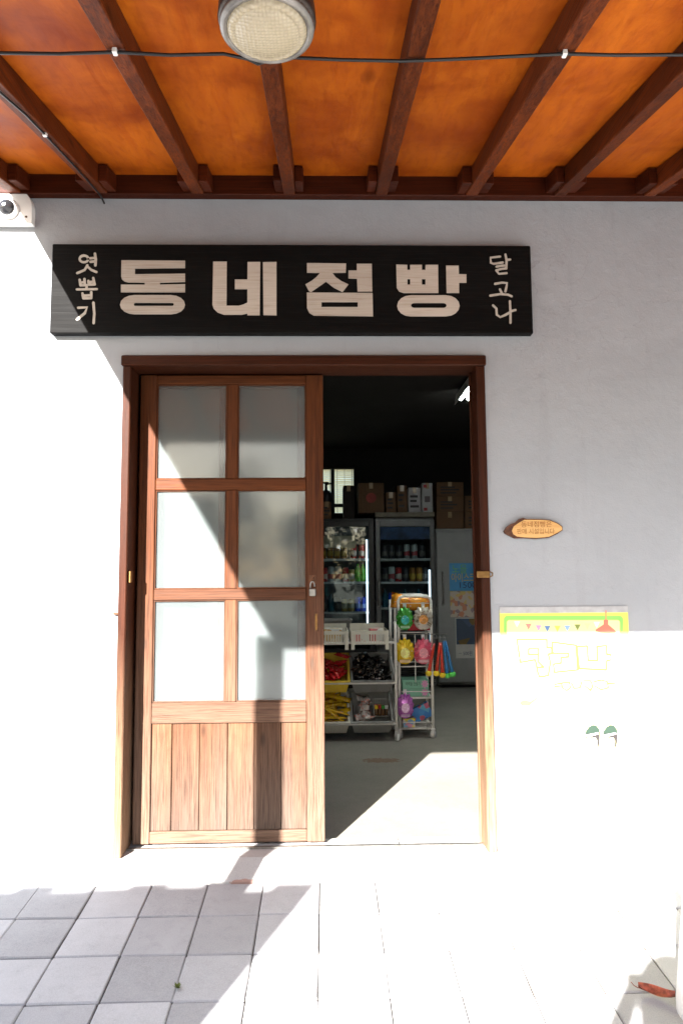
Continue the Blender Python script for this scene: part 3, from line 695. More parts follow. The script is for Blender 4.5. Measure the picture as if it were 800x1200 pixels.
# ================================================================== FRIDGES
FY = 4.2
def fx(px_, py_=700, Y=FY): return at(px_, py_, Y).x
def fz(py_, px_=450, Y=FY): return at(px_, py_, Y).z
FRK = plain('black_fridge_body', (.012, .012, .013), .35, var=.05)
FRS = plain('silver_fridge_body', (.11, .11, .11), .4, .2, .06)
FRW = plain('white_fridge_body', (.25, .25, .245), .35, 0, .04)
FRIN = plain('fridge_lining', (.16, .17, .18), .5, var=.03)
SHELF = plain('fridge_shelf', (.45, .5, .52), .3, 0, .05)
LED = emit('led_strip', (.72, .88, 1.0), .6)
def glass_fridge(name, label, x0, x1, ztop, body, gx0, gx1, gz0, gz1, shelves, led_x, led_z0, led_z1, hdr):
    e = empty(name, ((x0 + x1) / 2, FY + .3, FLZ), label, 'fridge')
    D = .6; t = .03; y0 = FY + .05
    build('cabinet', MB().box((x0, y0, FLZ + .03), (x0 + t, y0 + D, ztop), .004).box((x1 - t, y0, FLZ + .03), (x1, y0 + D, ztop), .004)
          .box((x0 + t + .0005, y0 + .001, ztop - .05), (x1 - t - .0005, y0 + D, ztop - .001)).box((x0 + t + .0005, y0 + .001, FLZ + .03), (x1 - t - .0005, y0 + D, gz0 - .01)), body, e)
    build('lining', MB().box((x0 + t + .001, y0 + D - .04, gz0 - .009), (x1 - t - .001, y0 + D - .002, ztop - .051)), FRIN, e)
    build('foot', MB().box((x0 + .04, y0 + .05, FLZ), (x1 - .04, y0 + D - .05, FLZ + .0295)), BLACKP, e)
    door = build('door', MB().box((x0 + .002, FY, gz0 - .04), (gx0, FY + .045, ztop - .03), .004).box((gx1, FY, gz0 - .04), (x1 - .002, FY + .045, ztop - .03), .004)
                 .box((gx0 + .0005, FY + .001, gz1), (gx1 - .0005, FY + .044, ztop - .031), .003).box((gx0 + .0005, FY + .001, gz0 - .039), (gx1 - .0005, FY + .044, gz0), .003), body, e)
    build('pane', MB().box((gx0 + .0008, FY + .018, gz0 + .0008), (gx1 - .0008, FY + .023, gz1 - .0008)), FRGLASS, door)
    build('header', MB().box((gx0 + .003, FY + .026, hdr[0]), (gx1 - .003, FY + .032, gz1 - .002)), hdr[1], door)
    for z in shelves:
        build('shelf', MB().box((x0 + t + .001, y0 + .02, z - .012), (x1 - t - .001, y0 + D - .045, z)), SHELF, e)
        build('price_rail', MB().box((x0 + t + .001, y0 + .008, z - .018), (x1 - t - .001, y0 + .0195, z + .004)), WMETAL, e)
    build('led_strip', MB().box((led_x - .007, y0 + .002, led_z0), (led_x + .007, y0 + .007, led_z1)), LED, e)
    return e
xa, xb = fx(352), fx(439); zt_ = fz(607)
lf_sh = [fz(q, 420, FY + .07) for q in (655, 682, 717)]
f1 = glass_fridge('drinks_fridge', 'black glass-door drinks fridge with bright strip light, left of the silver one', xa, xb, zt_, FRK, xa + .05, fx(432.5), fz(760), fz(617), lf_sh + [fz(748, 420, FY + .07)],
                  fx(430.5), fz(742), fz(632), (fz(630), plain('header_grey', (.06, .06, .065), .5)))
q0, q1 = at(378, 628, FY + .02), at(416.5, 642, FY + .02)
build('beige_panel', MB().box((q0.x - .1, FY + .0235, q1.z), (q1.x, FY + .0252, q0.z)), plain('panel_beige', (.42, .34, .22), .6, var=.05), f1)  # flat beige rectangle on the fridge glass
xc, xd = fx(440.5), fx(510.5); zt2 = fz(606)
md_sh = [fz(q, 475, FY + .07) for q in (655, 682, 712)]
f2 = glass_fridge('drinks_fridge', 'silver-framed glass-door drinks fridge with blue header, in the middle', xc, xd, zt2, FRS, fx(446), fx(505), fz(752), fz(617), md_sh,
                  fx(506.5) - .02, fz(752), fz(668), (fz(632), plain('header_blue', (.03, .07, .2), .5, var=.3, scale=12)))
build('top_trim', MB().box((xc - .002, FY - .002, zt2 + .001), (xd + .002, FY + .2, zt2 + .05), .004), plain('beige_trim', (.15, .13, .09), .6), f2)
for k in range(6):
    z = fz(775 + k * 5)
    build('grille_slat', MB().box((fx(447), FY - .004, z - .01), (fx(508), FY + .0495, z), .001), BLACKP, f2)
hx = fx(443.5)
build('handle', MB().tube([(hx, FY, fz(680)), (hx, FY - .035, fz(682)), (hx, FY - .035, fz(708)), (hx, FY, fz(710))], .008, 8), STEEL, f2)
# white upright fridge
xe, xf = fx(512), fx(512) + .72; zt3 = fz(619.5)
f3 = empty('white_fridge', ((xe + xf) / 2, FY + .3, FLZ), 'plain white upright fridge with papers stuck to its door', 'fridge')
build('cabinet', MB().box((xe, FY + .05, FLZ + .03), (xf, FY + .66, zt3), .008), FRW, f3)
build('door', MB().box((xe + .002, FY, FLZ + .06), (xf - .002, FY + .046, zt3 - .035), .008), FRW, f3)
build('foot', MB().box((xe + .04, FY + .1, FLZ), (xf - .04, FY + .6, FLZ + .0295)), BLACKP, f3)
hx = fx(518.5)
build('handle', MB().tube([(hx, FY - .0005, fz(671)), (hx, FY - .04, fz(674)), (hx, FY - .04, fz(706)), (hx, FY - .0005, fz(709))], .009, 8), STEEL, f3)
def sheet(x0, x1, y0, y1, label, base):
    a = at(x0, y0, FY - .004); b = at(x1, y1, FY - .004)
    e = empty('poster', ((a.x + b.x) / 2, FY - .004, b.z), label, 'poster')
    build('paper', MB().box((a.x, FY - .004, b.z), (b.x, FY - .001, a.z)), base, e); return e, a, b
def mottle(name, cols, scale):
    m, n, l, b = nodes_of(name); v = coords(n, l); vo = n.new('ShaderNodeTexVoronoi'); vo.inputs['Scale'].default_value = scale; l.new(v, vo.inputs['Vector'])
    cr = n.new('ShaderNodeValToRGB'); cr.color_ramp.interpolation = 'CONSTANT'
    sx = n.new('ShaderNodeSeparateColor'); l.new(vo.outputs['Color'], sx.inputs[0]); l.new(sx.outputs[0], cr.inputs[0])
    for i, c in enumerate(cols):
        e = cr.color_ramp.elements[i] if i < 2 else cr.color_ramp.elements.new(i / len(cols))
        e.position = i / len(cols); e.color = (*c, 1)
    l.new(cr.outputs[0], b.inputs['Base Color']); b.inputs['Roughness'].default_value = .6
    return m
e, a, b = sheet(526, 566, 660, 692, 'blue paper price poster with green and yellow letters on the white fridge', plain('poster_blue', (.06, .25, .5), .6, var=.05))
text_on('poster_text', '노을', .1, plain('text_green', (.2, .45, .05), .6), at(538, 667.5, FY - .0055), e, fit=.15)
text_on('poster_text', '아이스크림', .1, plain('text_yellow', (.75, .5, .03), .6), at(546, 677.5, FY - .0055), e, fit=.3)
text_on('poster_text', '1500', .085, plain('text_navy', (.02, .03, .1), .6), at(547, 686, FY - .0055), e, fit=.17)
sheet(527, 566, 693, 723, 'pale paper sheet of small coloured pictures on the white fridge', mottle('picture_sheet', [(.5, .42, .34), (.5, .42, .34), (.5, .2, .12), (.5, .42, .34), (.25, .18, .2), (.55, .4, .15)], 26))
e, a, b = sheet(533, 566, 724, 771, 'white paper with a dark printed picture, lowest on the white fridge', plain('paper_white', (.5, .49, .47), .7, var=.04))
a2 = at(534, 725, FY - .005); b2 = at(565, 755, FY - .005)
build('picture', MB().box((a2.x, FY - .0052, b2.z), (b2.x, FY - .0042, a2.z)), mottle('dark_picture', [(.05, .08, .15), (.04, .06, .1), (.16, .1, .03), (.06, .09, .16)], 9), e)
text_on('poster_text', 'ㅡ 500원', .05, plain('text_navy', (.02, .03, .1), .6), at(545, 766, FY - .0055), e, fit=.14)

# ---- cans and bottles in the fridges
def can_mesh(name, h, r, cols):
    m = MB().lathe([(r * .8, 0), (r, .008), (r, h * .88), (r * .82, h), (r * .75, h - .003)], 14)
    return m.mesh(name, mottle_can(name, cols))
def mottle_can(name, cols):
    m, n, l, b = nodes_of(name); tc = n.new('ShaderNodeTexCoord'); sp = n.new('ShaderNodeSeparateXYZ'); l.new(tc.outputs['Object'], sp.inputs[0])
    w_ = n.new('ShaderNodeTexNoise'); w_.inputs['Scale'].default_value = 22; l.new(tc.outputs['Object'], w_.inputs['Vector'])
    f = math_n(n, l, 'MULTIPLY_ADD', w_.outputs[0], .05, sp.outputs[2])
    k = math_n(n, l, 'MULTIPLY', ramp(n, l, f, .055, .06), ramp(n, l, f, .11, .105))
    l.new(mixcol(n, l, k, cols[0], cols[1]), b.inputs['Base Color']); b.inputs['Roughness'].default_value = .3; b.inputs['Metallic'].default_value = .2
    return m
def bottle_mesh(name, h, r, c, cap):
    m = MB().lathe([(r * .9, 0), (r, .01), (r, h * .6), (r * .4, h * .82), (r * .38, h * .92)], 14)
    cm = MB()
    me = m.mesh(name, [plain(name + '_liquid', c, .15, var=.15, spec=.6)]); return me
CAN = {
 'red': can_mesh('red_can', .15, .033, ((.5, .02, .02), (.75, .6, .5))),
 'amber': can_mesh('amber_can', .15, .033, ((.35, .14, .02), (.6, .35, .05))),
 'white': can_mesh('white_can', .16, .033, ((.6, .6, .58), (.55, .1, .1))),
 'gold': can_mesh('gold_can', .13, .033, ((.5, .36, .1), (.6, .55, .4))),
 'blue': can_mesh('blue_can', .15, .03, ((.02, .06, .5), (.3, .4, .7))),
 'dark': can_mesh('dark_can', .15, .033, ((.05, .05, .055), (.2, .18, .16))),
 'green': bottle_mesh('green_bottle', .2, .032, (.1, .42, .02), None),
 'teal': bottle_mesh('teal_bottle', .2, .032, (.02, .12, .16), None)}
NM = {'red': 'drink_can', 'amber': 'drink_can', 'white': 'drink_can', 'gold': 'drink_can', 'blue': 'drink_can', 'dark': 'drink_can', 'green': 'drink_bottle', 'teal': 'drink_bottle'}
def stock(px_list, z, where, dy=.07):
    for (px_, k) in px_list:
        o = inst(NM[k], CAN[k], (fx(px_, 690, FY + .05 + dy), FY + .05 + dy + random.uniform(0, .01), z + .0005), (0, 0, random.uniform(0, 6)))
        col_ = {'dark': 'dark', 'amber': 'amber'}.get(k, k)
        kind = 'bottle' if NM[k] == 'drink_bottle' else 'can'
        tag(o, '%s drink %s on the %s' % (col_, kind, where), kind, '%s %ss on the %s' % (col_, kind, where))
A_ = 'shelf of the black fridge'; B_ = 'shelf of the silver fridge'
stock([(370, 'red'), (379, 'amber'), (387, 'amber'), (395, 'amber'), (403, 'amber'), (414.5, 'red'), (424, 'red')], lf_sh[0], 'top ' + A_)
stock([(372, 'red'), (380, 'red'), (388, 'white'), (396, 'white'), (405, 'red'), (412, 'gold'), (419, 'green'), (425, 'green')], lf_sh[1], 'second ' + A_)
stock([(370, 'dark'), (379, 'dark'), (387.5, 'teal'), (396, 'dark'), (403.5, 'gold'), (411, 'gold'), (419, 'blue'), (425.5, 'blue')], lf_sh[2], 'third ' + A_)
stock([(451, 'dark'), (459, 'dark'), (468, 'dark'), (477, 'white'), (486, 'white'), (495, 'dark')], md_sh[0], 'top ' + B_, .12)
stock([(451, 'dark'), (459, 'white'), (467, 'red'), (475, 'dark'), (483, 'amber'), (491, 'amber'), (498, 'dark')], md_sh[1], 'second ' + B_, .12)
stock([(451, 'teal'), (458, 'blue'), (466, 'dark'), (474, 'teal'), (482, 'dark'), (490, 'teal'), (498, 'gold')], md_sh[2], 'third ' + B_, .12)

# ---- cardboard boxes on the fridges
CARD = concrete('cardboard', (.11, .06, .032), (.085, .048, .025), 2.0)
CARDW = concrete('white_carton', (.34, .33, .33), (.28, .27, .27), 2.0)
CARDK = concrete('dark_carton', (.025, .02, .018), (.02, .015, .013), 2.0)
def carton(x0, x1, y0, y1, mat, label, deco=None, base=None, name='cardboard_box', depth=.3, Y=None):
    Y = FY + .06 if Y is None else Y
    a = at(x0, y0, Y); b = at(x1, y1, Y)
    zb_ = base if base is not None else b.z
    e = empty(name, ((a.x + b.x) / 2, Y + depth / 2, zb_), label, 'box')
    bd = build('carton', MB().box((a.x, Y, zb_), (b.x, Y + depth, a.z), .003), mat, e)
    build('tape', MB().box(((a.x + b.x) / 2 - .02, Y - .0012, a.z - .06), ((a.x + b.x) / 2 + .02, Y + depth + .001, a.z + .0012)), plain('packing_tape', (.3, .2, .1), .3, var=.1), e)
    w_ = b.x - a.x; h = a.z - zb_; cx = (a.x + b.x) / 2; cz = (a.z + zb_) / 2
    if deco == 'disc':
        build('print', MB().poly([[(cx + w_ * .2 * math.cos(t), cz + w_ * .2 * math.sin(t)) for t in [k * math.pi / 12 for k in range(24)]]], Y - .0022, .001), plain('print_red', (.25, .04, .03), .7), e)
    elif deco == 'bars':
        for k in (.2, .42, .6):
            build('print', MB().box((a.x + w_ * .14, Y - .0018, zb_ + h * k), (a.x + w_ * (.5 + .35 * random.random()), Y - .0006, zb_ + h * (k + .09))), plain('print_black', (.03, .025, .025), .7), e)
    elif deco == 'red':
        for k in (.06, .84):
            build('print', MB().box((a.x + w_ * .15, Y - .0018, zb_ + h * k), (a.x + w_ * .48, Y - .0006, zb_ + h * (k + .1))), plain('print_red2', (.35, .03, .03), .7), e)
        build('print', MB().box((a.x + w_ * .25, Y - .0018, zb_ + h * .35), (a.x + w_ * .75, Y - .0006, zb_ + h * .55)), plain('print_grey', (.12, .1, .1), .7), e)
    return e
ft1, ft2, ft3 = zt_ + .001, zt2 + .051, zt3 + .001
carton(378, 388, 588, 606, CARD, 'small cardboard box below the window on the black fridge', 'bars', ft1)
carton(402, 415, 569, 606, CARDK, 'narrow dark carton standing in front of the bright window', None, ft1)
carton(419.5, 450, 566, 605, CARD, 'wide cardboard box with a red round print on the fridges', 'disc', ft2, Y=FY + .07)
carton(452, 464, 577, 604, CARD, 'short brown carton between the round-print box and a taller carton', 'bars', ft2)
carton(465, 477, 569, 604, CARD, 'tall brown carton next to the white cartons on the silver fridge', 'bars', ft2)
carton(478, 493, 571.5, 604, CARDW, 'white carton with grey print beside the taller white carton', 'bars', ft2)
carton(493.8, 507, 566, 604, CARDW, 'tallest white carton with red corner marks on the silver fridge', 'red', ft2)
zz = carton(511, 543, 600, 619, CARD, 'brown carton at the bottom of the stack on the white fridge', None, ft3)
z_a = at(511, 600, FY + .06).z + .0022
carton(511, 543, 582, 600, CARD, 'brown carton with black print in the middle of the stack', 'bars', z_a)
z_b = at(511, 582, FY + .06).z + .0022
carton(511, 543, 565, 582, CARD, 'brown carton with black print topping the stack on the white fridge', 'bars', z_b)
carton(544.5, 572, 600, 619, CARD, 'brown carton beside the stack, set directly on the white fridge', 'bars', ft3)
carton(544.5, 572, 581, 600, CARD, 'brown carton resting on another next to the three-box stack', 'bars', z_a)
# dark bottle-shaped pump dispenser on the small box
q = at(382, 588, FY + .2)
kt = MB().lathe([(.05, 0), (.055, .01), (.055, .09), (.04, .12), (.015, .14), (.014, .2), (.03, .205), (.03, .22)], 16, Matrix.Translation((q.x, FY + .2, at(380, 588, FY + .06).z + .003)))
kt.tube([(q.x, FY + .2, at(380, 588, FY + .06).z + .2), (q.x + .06, FY + .2, at(380, 588, FY + .06).z + .21)], .009, 6)
kt.tube([(q.x + .03, FY + .2, at(380, 588, FY + .06).z + .13), (q.x + .06, FY + .2, at(380, 588, FY + .06).z + .08), (q.x + .062, FY + .2, at(380, 588, FY + .06).z + .02)], .009, 6)
tag(build('pump_bottle', kt, BLACKP, origin=(q.x, FY + .2, at(380, 588, FY + .06).z + .003)), 'black pump bottle silhouetted against the bright back window', 'bottle')
# bamboo blind in the window
bl = empty('window_blind', ((WX0 + WX1) / 2, RY1 + .1, WZ0), 'thin pale reed blind glowing in the small back window', 'blind')
def reed():
    m, n, l, b = nodes_of('reed'); out = n['Material Output']
    df = n.new('ShaderNodeBsdfDiffuse'); t = n.new('ShaderNodeBsdfTranslucent'); mx = n.new('ShaderNodeMixShader'); mx.inputs[0].default_value = .9
    v = coords(n, l, (1, 1, 6), 3.0); c = mixcol(n, l, noise(n, l, v, 30, 3), (.8, .7, .48), (.95, .9, .72))
    l.new(c, df.inputs[0]); l.new(c, t.inputs[0]); l.new(df.outputs[0], mx.inputs[1]); l.new(t.outputs[0], mx.inputs[2]); l.new(mx.outputs[0], out.inputs[0]); return m
REED = reed()
zz_ = WZ0
while zz_ < WZ1 - .01:
    h = .022
    rm = MB().box((WX0, RY1 + .1, zz_), (WX1 + .01, RY1 + .1015, zz_ + h - .0025))
    for v in rm.bm.verts: v.co.z += random.uniform(-.0012, .0012)
    build('reed', rm, REED, bl); zz_ += h
for k in range(5):
    x = WX1 - .03 - k * .085; build('cord', MB().tube([(x, RY1 + .098, WZ0), (x, RY1 + .098, WZ1)], .0025, 5), BLACKP, bl)

# ================================================================== BIN TROLLEY
TY = 2.0
def rz(py_, px_=430, Y=TY): return at(px_, py_, Y).z
def rxp(px_, py_=790, Y=TY): return at(px_, py_, Y).x
XR = rxp(463.5); XL = rxp(355)
tr = empty('bin_trolley', ((XL + XR) / 2, TY + .18, FLZ), 'white tiered bin trolley on castors holding snack bins, inside the doorway', 'trolley')
D = .36
for x in (XL, XR):
    for y in (TY, TY + D):
        zt = rz(730) if y == TY else rz(700)
        pts = [(x, y, FLZ + .055), (x, y, zt - .03)]
        if y == TY: pts += [(x, y + .006, zt - .012), (x, y + .03, zt)]
        build('post', MB().tube(pts, .011, 10), WMETAL, tr)
        cst = build('castor', MB().lathe([(.006, -.011), (.026, -.011), (.028, -.007), (.028, .007), (.026, .011), (.006, .011)], 18, Matrix.Translation((x + .004, y, FLZ + .028)) @ Euler((0, RAD(90), RAD(20))).to_matrix().to_4x4()), WHITEP, tr)
        build('fork', MB().box((x - .012, y - .016, FLZ + .03), (x - .008, y + .016, FLZ + .06)).box((x + .016, y - .016, FLZ + .03), (x + .02, y + .016, FLZ + .06)).box((x - .012, y - .016, FLZ + .0605), (x + .02, y + .016, FLZ + .066)), WHITEP, cst)
bars = [753, 800.5, 848.5]
for q in bars:
    z = rz(q)
    build('shelf_rail', MB().tube([(XL, TY - .002, z), (XR, TY - .002, z)], .008, 8), WMETAL, tr)
    zb2 = z + (.0 if q == 753 else .14)
    build('shelf_rail', MB().tube([(XL, TY + D, zb2), (XR, TY + D, zb2)], .008, 8), WMETAL, tr)
    for x in (XL, XR): build('shelf_rail', MB().tube([(x, TY, z), (x, TY + D, zb2)], .007, 8), WMETAL, tr)
# plastic bins hung at a tilt
def tub_mesh(name, W, L, Dp, mat, t=.004):
    """open tub: rim in the x-y plane at z=0, depth Dp downwards, taper"""
    m = MB(); k = .045
    def ring(w, l0, l1, z): return [m.bm.verts.new(p) for p in ((-w / 2, l0, z), (w / 2, l0, z), (w / 2, l1, z), (-w / 2, l1, z))]
    o1 = ring(W, 0, L, 0); o2 = ring(W - k, k * .5, L - k * .5, -Dp)
    i1 = ring(W - 2 * t - .014, t + .007, L - t - .007, 0); i2 = ring(W - k - 2 * t, k * .5 + t, L - k * .5 - t, -Dp + t)
    r1 = ring(W + .008, -.004, L + .004, -.004); r2 = ring(W + .008, -.004, L + .004, .003); i0 = ring(W - 2 * t - .014, t + .007, L - t - .007, .003)
    def sk(A, B):
        for q in range(4): m.bm.faces.new((A[q], A[(q + 1) % 4], B[(q + 1) % 4], B[q]))
    sk(r1, r2); sk(r2, i0); sk(i0, i2); m.bm.faces.new(i2); sk(r1, o1); sk(o1, o2); m.bm.faces.new(o2[::-1])
    bmesh.ops.delete(m.bm, geom=[v for v in m.bm.verts if not v.link_faces], context='VERTS')
    return m.mesh(name, mat)
TILT = RAD(30)
def bin_at(px0, px1, rail, mat, label):
    x0, x1 = rxp(px0, rail), rxp(px1, rail); z = rz(rail)
    o = inst('storage_bin', tub_mesh('storage_bin', x1 - x0, .33, .11, mat), ((x0 + x1) / 2, TY - .014, z + .012), (TILT, 0, 0))
    tag(o, label, 'bin'); return o, x1 - x0
def in_bin(b_, u, v, w): # u across, v back along the opening, w above the rim plane
    return b_.location + Matrix.Rotation(TILT, 3, 'X') @ Vector((u, v, w))
b1, w1 = bin_at(360, 409.5, 800.5, YELP, 'yellow plastic bin heaped with red snack packets')
b2, w2 = bin_at(411.5, 460.5, 800.5, GREYP, 'dark grey bin heaped with black snack packets')
b3, w3 = bin_at(360, 409.5, 848.5, CREAMP, 'cream plastic bin full of long yellow snack packets')
b4, w4 = bin_at(411.5, 460.5, 848.5, GREYL, 'grey bin with white sachets and a small basket of bottles')
# snack packets
def packet_mesh(name, L, W, T, mat, crimp=True):
    m = MB(); nu, nv = 8, 5; top = []; bot = []
    for i in range(nu + 1):
        u = i / nu * 2 - 1; A, B = [], []
        for j in range(nv + 1):
            v = j / nv * 2 - 1
            t = T / 2 * max(0, 1 - abs(u) ** 3.2) ** .6 * max(0, 1 - abs(v) ** 2.4) ** .7
            pinch = 1 - .12 * (1 - abs(u)) ** .5
            jit = random.uniform(-1, 1) * T * .09
            p = Vector((u * L / 2 + (.002 if crimp and abs(u) == 1 and j % 2 else 0), v * W / 2 * pinch, 0))
            A.append(m.bm.verts.new(p + Vector((0, 0, t + (jit if t > .001 else 0))))); B.append(m.bm.verts.new(p + Vector((0, 0, -t - .0004))))
        top.append(A); bot.append(B)
    for i in range(nu):
        for j in range(nv):
            m.bm.faces.new((top[i][j], top[i + 1][j], top[i + 1][j + 1], top[i][j + 1])).smooth = True
            m.bm.faces.new((bot[i][j], bot[i][j + 1], bot[i + 1][j + 1], bot[i + 1][j])).smooth = True
    bmesh.ops.remove_doubles(m.bm, verts=m.bm.verts, dist=.0009)
    return m.mesh(name, mat)
def foil(name, base, print_c, k=.52, scale=38, metal=.35):
    m, n, l, b = nodes_of(name); v = coords(n, l, (1, 1, 1), 20.0)
    f = noise(n, l, v, scale, 3, .5, 1.0); f2 = noise(n, l, v, scale * 2.2, 2, .5)
    col = mixcol(n, l, ramp(n, l, f, k, k + .04), base, print_c)
    col = mixcol(n, l, ramp(n, l, f2, .66, .7), col, tuple(min(1, .5 + x * .5) for x in print_c))
    l.new(col, b.inputs['Base Color']); b.inputs['Roughness'].default_value = .22; b.inputs['Metallic'].default_value = metal
    bump(n, l, b, f, .4, .004); return m
RP = [packet_mesh('snack_packet', .115, .06, .022, foil('foil_red', (.6, .015, .02), (.62, .12, .08), .6)) for _ in range(3)]
KP = [packet_mesh('snack_packet', .115, .06, .022, foil('foil_black', (.015, .015, .016), (.3, .24, .18), .6)) for _ in range(3)]
YP = [packet_mesh('snack_packet', .2, .045, .018, foil('foil_yellow', (.78, .5, .015), (.75, .3, .03), .6, metal=.2)) for _ in range(3)]
WP = [packet_mesh('sachet', .07, .06, .016, foil('foil_white', (.62, .55, .52), (.65, .2, .15), .56, metal=.1)) for _ in range(2)]
def heap(b_, w_, meshes, n, label, group, name, u0=-.5, u1=.5, ang=70, v0=.05, v1=.28, h0=-.035, h1=.03):
    for k in range(n):
        u = (u0 + (u1 - u0) * random.random()) * (w_ - .09); v = v0 + (v1 - v0) * ((k * .618) % 1); hgt = h0 + (h1 - h0) * (k / n)
        o = inst(name, random.choice(meshes), in_bin(b_, u, v, hgt), (TILT + RAD(random.gauss(0, 18)), RAD(random.gauss(0, 16)), RAD(random.uniform(-ang, ang))))
        tag(o, label, 'packet', group)
heap(b1, w1, RP, 24, 'red foil snack packet in the yellow bin', 'red packets in the yellow bin', 'snack_packet')
heap(b2, w2, KP, 26, 'black foil snack packet in the dark grey bin', 'black packets in the dark grey bin', 'snack_packet')
heap(b3, w3, YP, 26, 'long yellow snack packet in the cream bin', 'yellow packets in the cream bin', 'snack_packet', ang=16)
heap(b4, w4, WP, 14, 'white and pink sachet in the grey bin', 'sachets in the grey bin', 'sachet', -.5, .02, h0=-.05, h1=.02)
# small basket with little bottles in the grey bin
pb0 = in_bin(b4, w4 * .25, .10, -.03)
bk = empty('small_basket', pb0, 'small grey perforated basket standing in the grey bin', 'basket')
bm_ = MB(); wB, hB, dB = .105, .10, .12
for k in range(7):
    x = pb0.x - wB / 2 + wB * k / 6
    bm_.box((x - .003, pb0.y + dB - .004, pb0.z), (x + .003, pb0.y + dB, pb0.z + hB))
for k in range(5):
    z = pb0.z + hB * k / 4
    bm_.box((pb0.x - wB / 2, pb0.y + dB - .0035, z - .003), (pb0.x + wB / 2, pb0.y + dB - .0005, z + .003))
for s in (-1, 1):
    for k in range(5):
        y = pb0.y + .004 + (dB - .012) * k / 4; bm_.box((pb0.x + s * wB / 2 - .002, y - .003, pb0.z), (pb0.x + s * wB / 2 + .002, y + .003, pb0.z + .03 + .07 * k / 4))
    bm_.box((pb0.x + s * wB / 2 - .003, pb0.y, pb0.z + .028), (pb0.x + s * wB / 2 + .003, pb0.y + .004, pb0.z + .034))
bm_.box((pb0.x - wB / 2, pb0.y, pb0.z - .004), (pb0.x + wB / 2, pb0.y + dB, pb0.z - .0005))
build('grid', bm_, GREYL, bk)
vm = MB().lathe([(.010, 0), (.011, .004), (.011, .045), (.008, .05)], 12).mesh('vial', plain('cola_syrup', (.12, .06, .02), .2, var=.2))
for k, (cn, cc_) in enumerate((('yellow', (.75, .5, .02)), ('red', (.6, .03, .03)), ('green', (.05, .4, .06)), ('white', (.7, .7, .68)), ('scarlet', (.6, .02, .02)), ('orange', (.75, .3, .02)))):
    x = pb0.x - .036 + .024 * (k % 4); y = pb0.y + .025 + .035 * (k // 4)
    e = empty('candy_vial', (x, y, pb0.z), 'tiny candy vial with %s cap in the small grey basket' % cn, 'vial', None)
    inst('vial', vm, (0, 0, 0), parent=e)
    c_ = MB().lathe([(.0125, .0), (.0125, .022), (.010, .024)], 12); o = bpy.data.objects.new('cap', c_.mesh('cap', plain('cap_' + cn, cc_, .4))); o.location = (0, 0, .046); link(o, e)
# top baskets with slatted fronts
def basket(px0, px1, label):
    x0, x1 = rxp(px0, 745), rxp(px1, 745); zb_, zt = rz(755), rz(739); y0, y1 = TY - .02, TY + .33
    e = empty('slatted_basket', ((x0 + x1) / 2, TY, zb_), label, 'basket')
    build('front', MB().box((x0, y0, zt - .025), (x1, y0 + .006, zt), .001).box((x0, y0 + .0005, zb_), (x1, y0 + .0055, zb_ + .012), .001), CREAMP, e)
    n_ = 13
    for k in range(n_ + 1):
        x = x0 + .012 + (x1 - x0 - .024) * k / n_
        build('slat', MB().box((x - .0045, y0 + .001, zb_ + .0122), (x + .0045, y0 + .005, zt - .0252)), CREAMP, e)
    for x in (x0 + .012, x1 - .012):
        build('leg', MB().box((x - .012, y0 - .003, rz(761)), (x + .012, y0 - .0002, zt - .005), .001), CREAMP, e)
    build('tray', MB().box((x0 + .004, y0 + .007, zb_), (x1 - .004, y1, zb_ + .004)).box((x0, y0 + .007, zb_ + .0042), (x0 + .004, y1, zt), 0).box((x1 - .004, y0 + .007, zb_ + .0042), (x1, y1, zt), 0)
          .box((x0 + .0042, y1 - .004, zb_ + .0042), (x1 - .0042, y1, zt + .03)), CREAMP, e)
    return e, x0, x1, zb_, zt
e, x0, x1, zb_, zt = basket(411, 455, 'cream slatted basket with papers in it, on the trolley top')
for k in range(2):
    tag(build('card_pack', MB().box((x0 + .03 + k * .11, TY + .12, zb_ + .006), (x0 + .13 + k * .11, TY + .3, zt - .02 + .02 * k), .003), mottle('card_pack_print%d' % k, [(.6, .58, .55), (.5, .1, .1), (.6, .58, .55), (.6, .55, .4)], 22), origin=(x0 + .08 + k * .11, TY + .1, zb_ + .006)),
        ('thin pack of cards lying flat in the right-hand slatted basket', 'thicker pack of cards lying in the right-hand slatted basket')[k], 'pack')
e, xg0, xg1, zb_, zt = basket(364, 408, 'cream slatted basket partly behind the door edge, on the trolley top')
tag(build('card_pack', MB().box((xg0 + .04, TY + .12, zb_ + .006), (xg1 - .04, TY + .3, zt + .002), .003), mottle('card_pack_print9', [(.55, .45, .3), (.5, .3, .1), (.6, .58, .55)], 22), origin=(xg0 + .1, TY + .1, zb_ + .006)), 'flat pack in the slatted basket partly behind the door edge', 'pack')
# bin liner behind the baskets: grey back bin
tag(inst('storage_bin', tub_mesh('storage_bin', .26, .2, .12, GREYP), (rxp(392, 730, TY + .34), TY + .345, rz(753) + .135), (0, 0, 0)), 'grey bin standing behind the slatted baskets', 'bin')

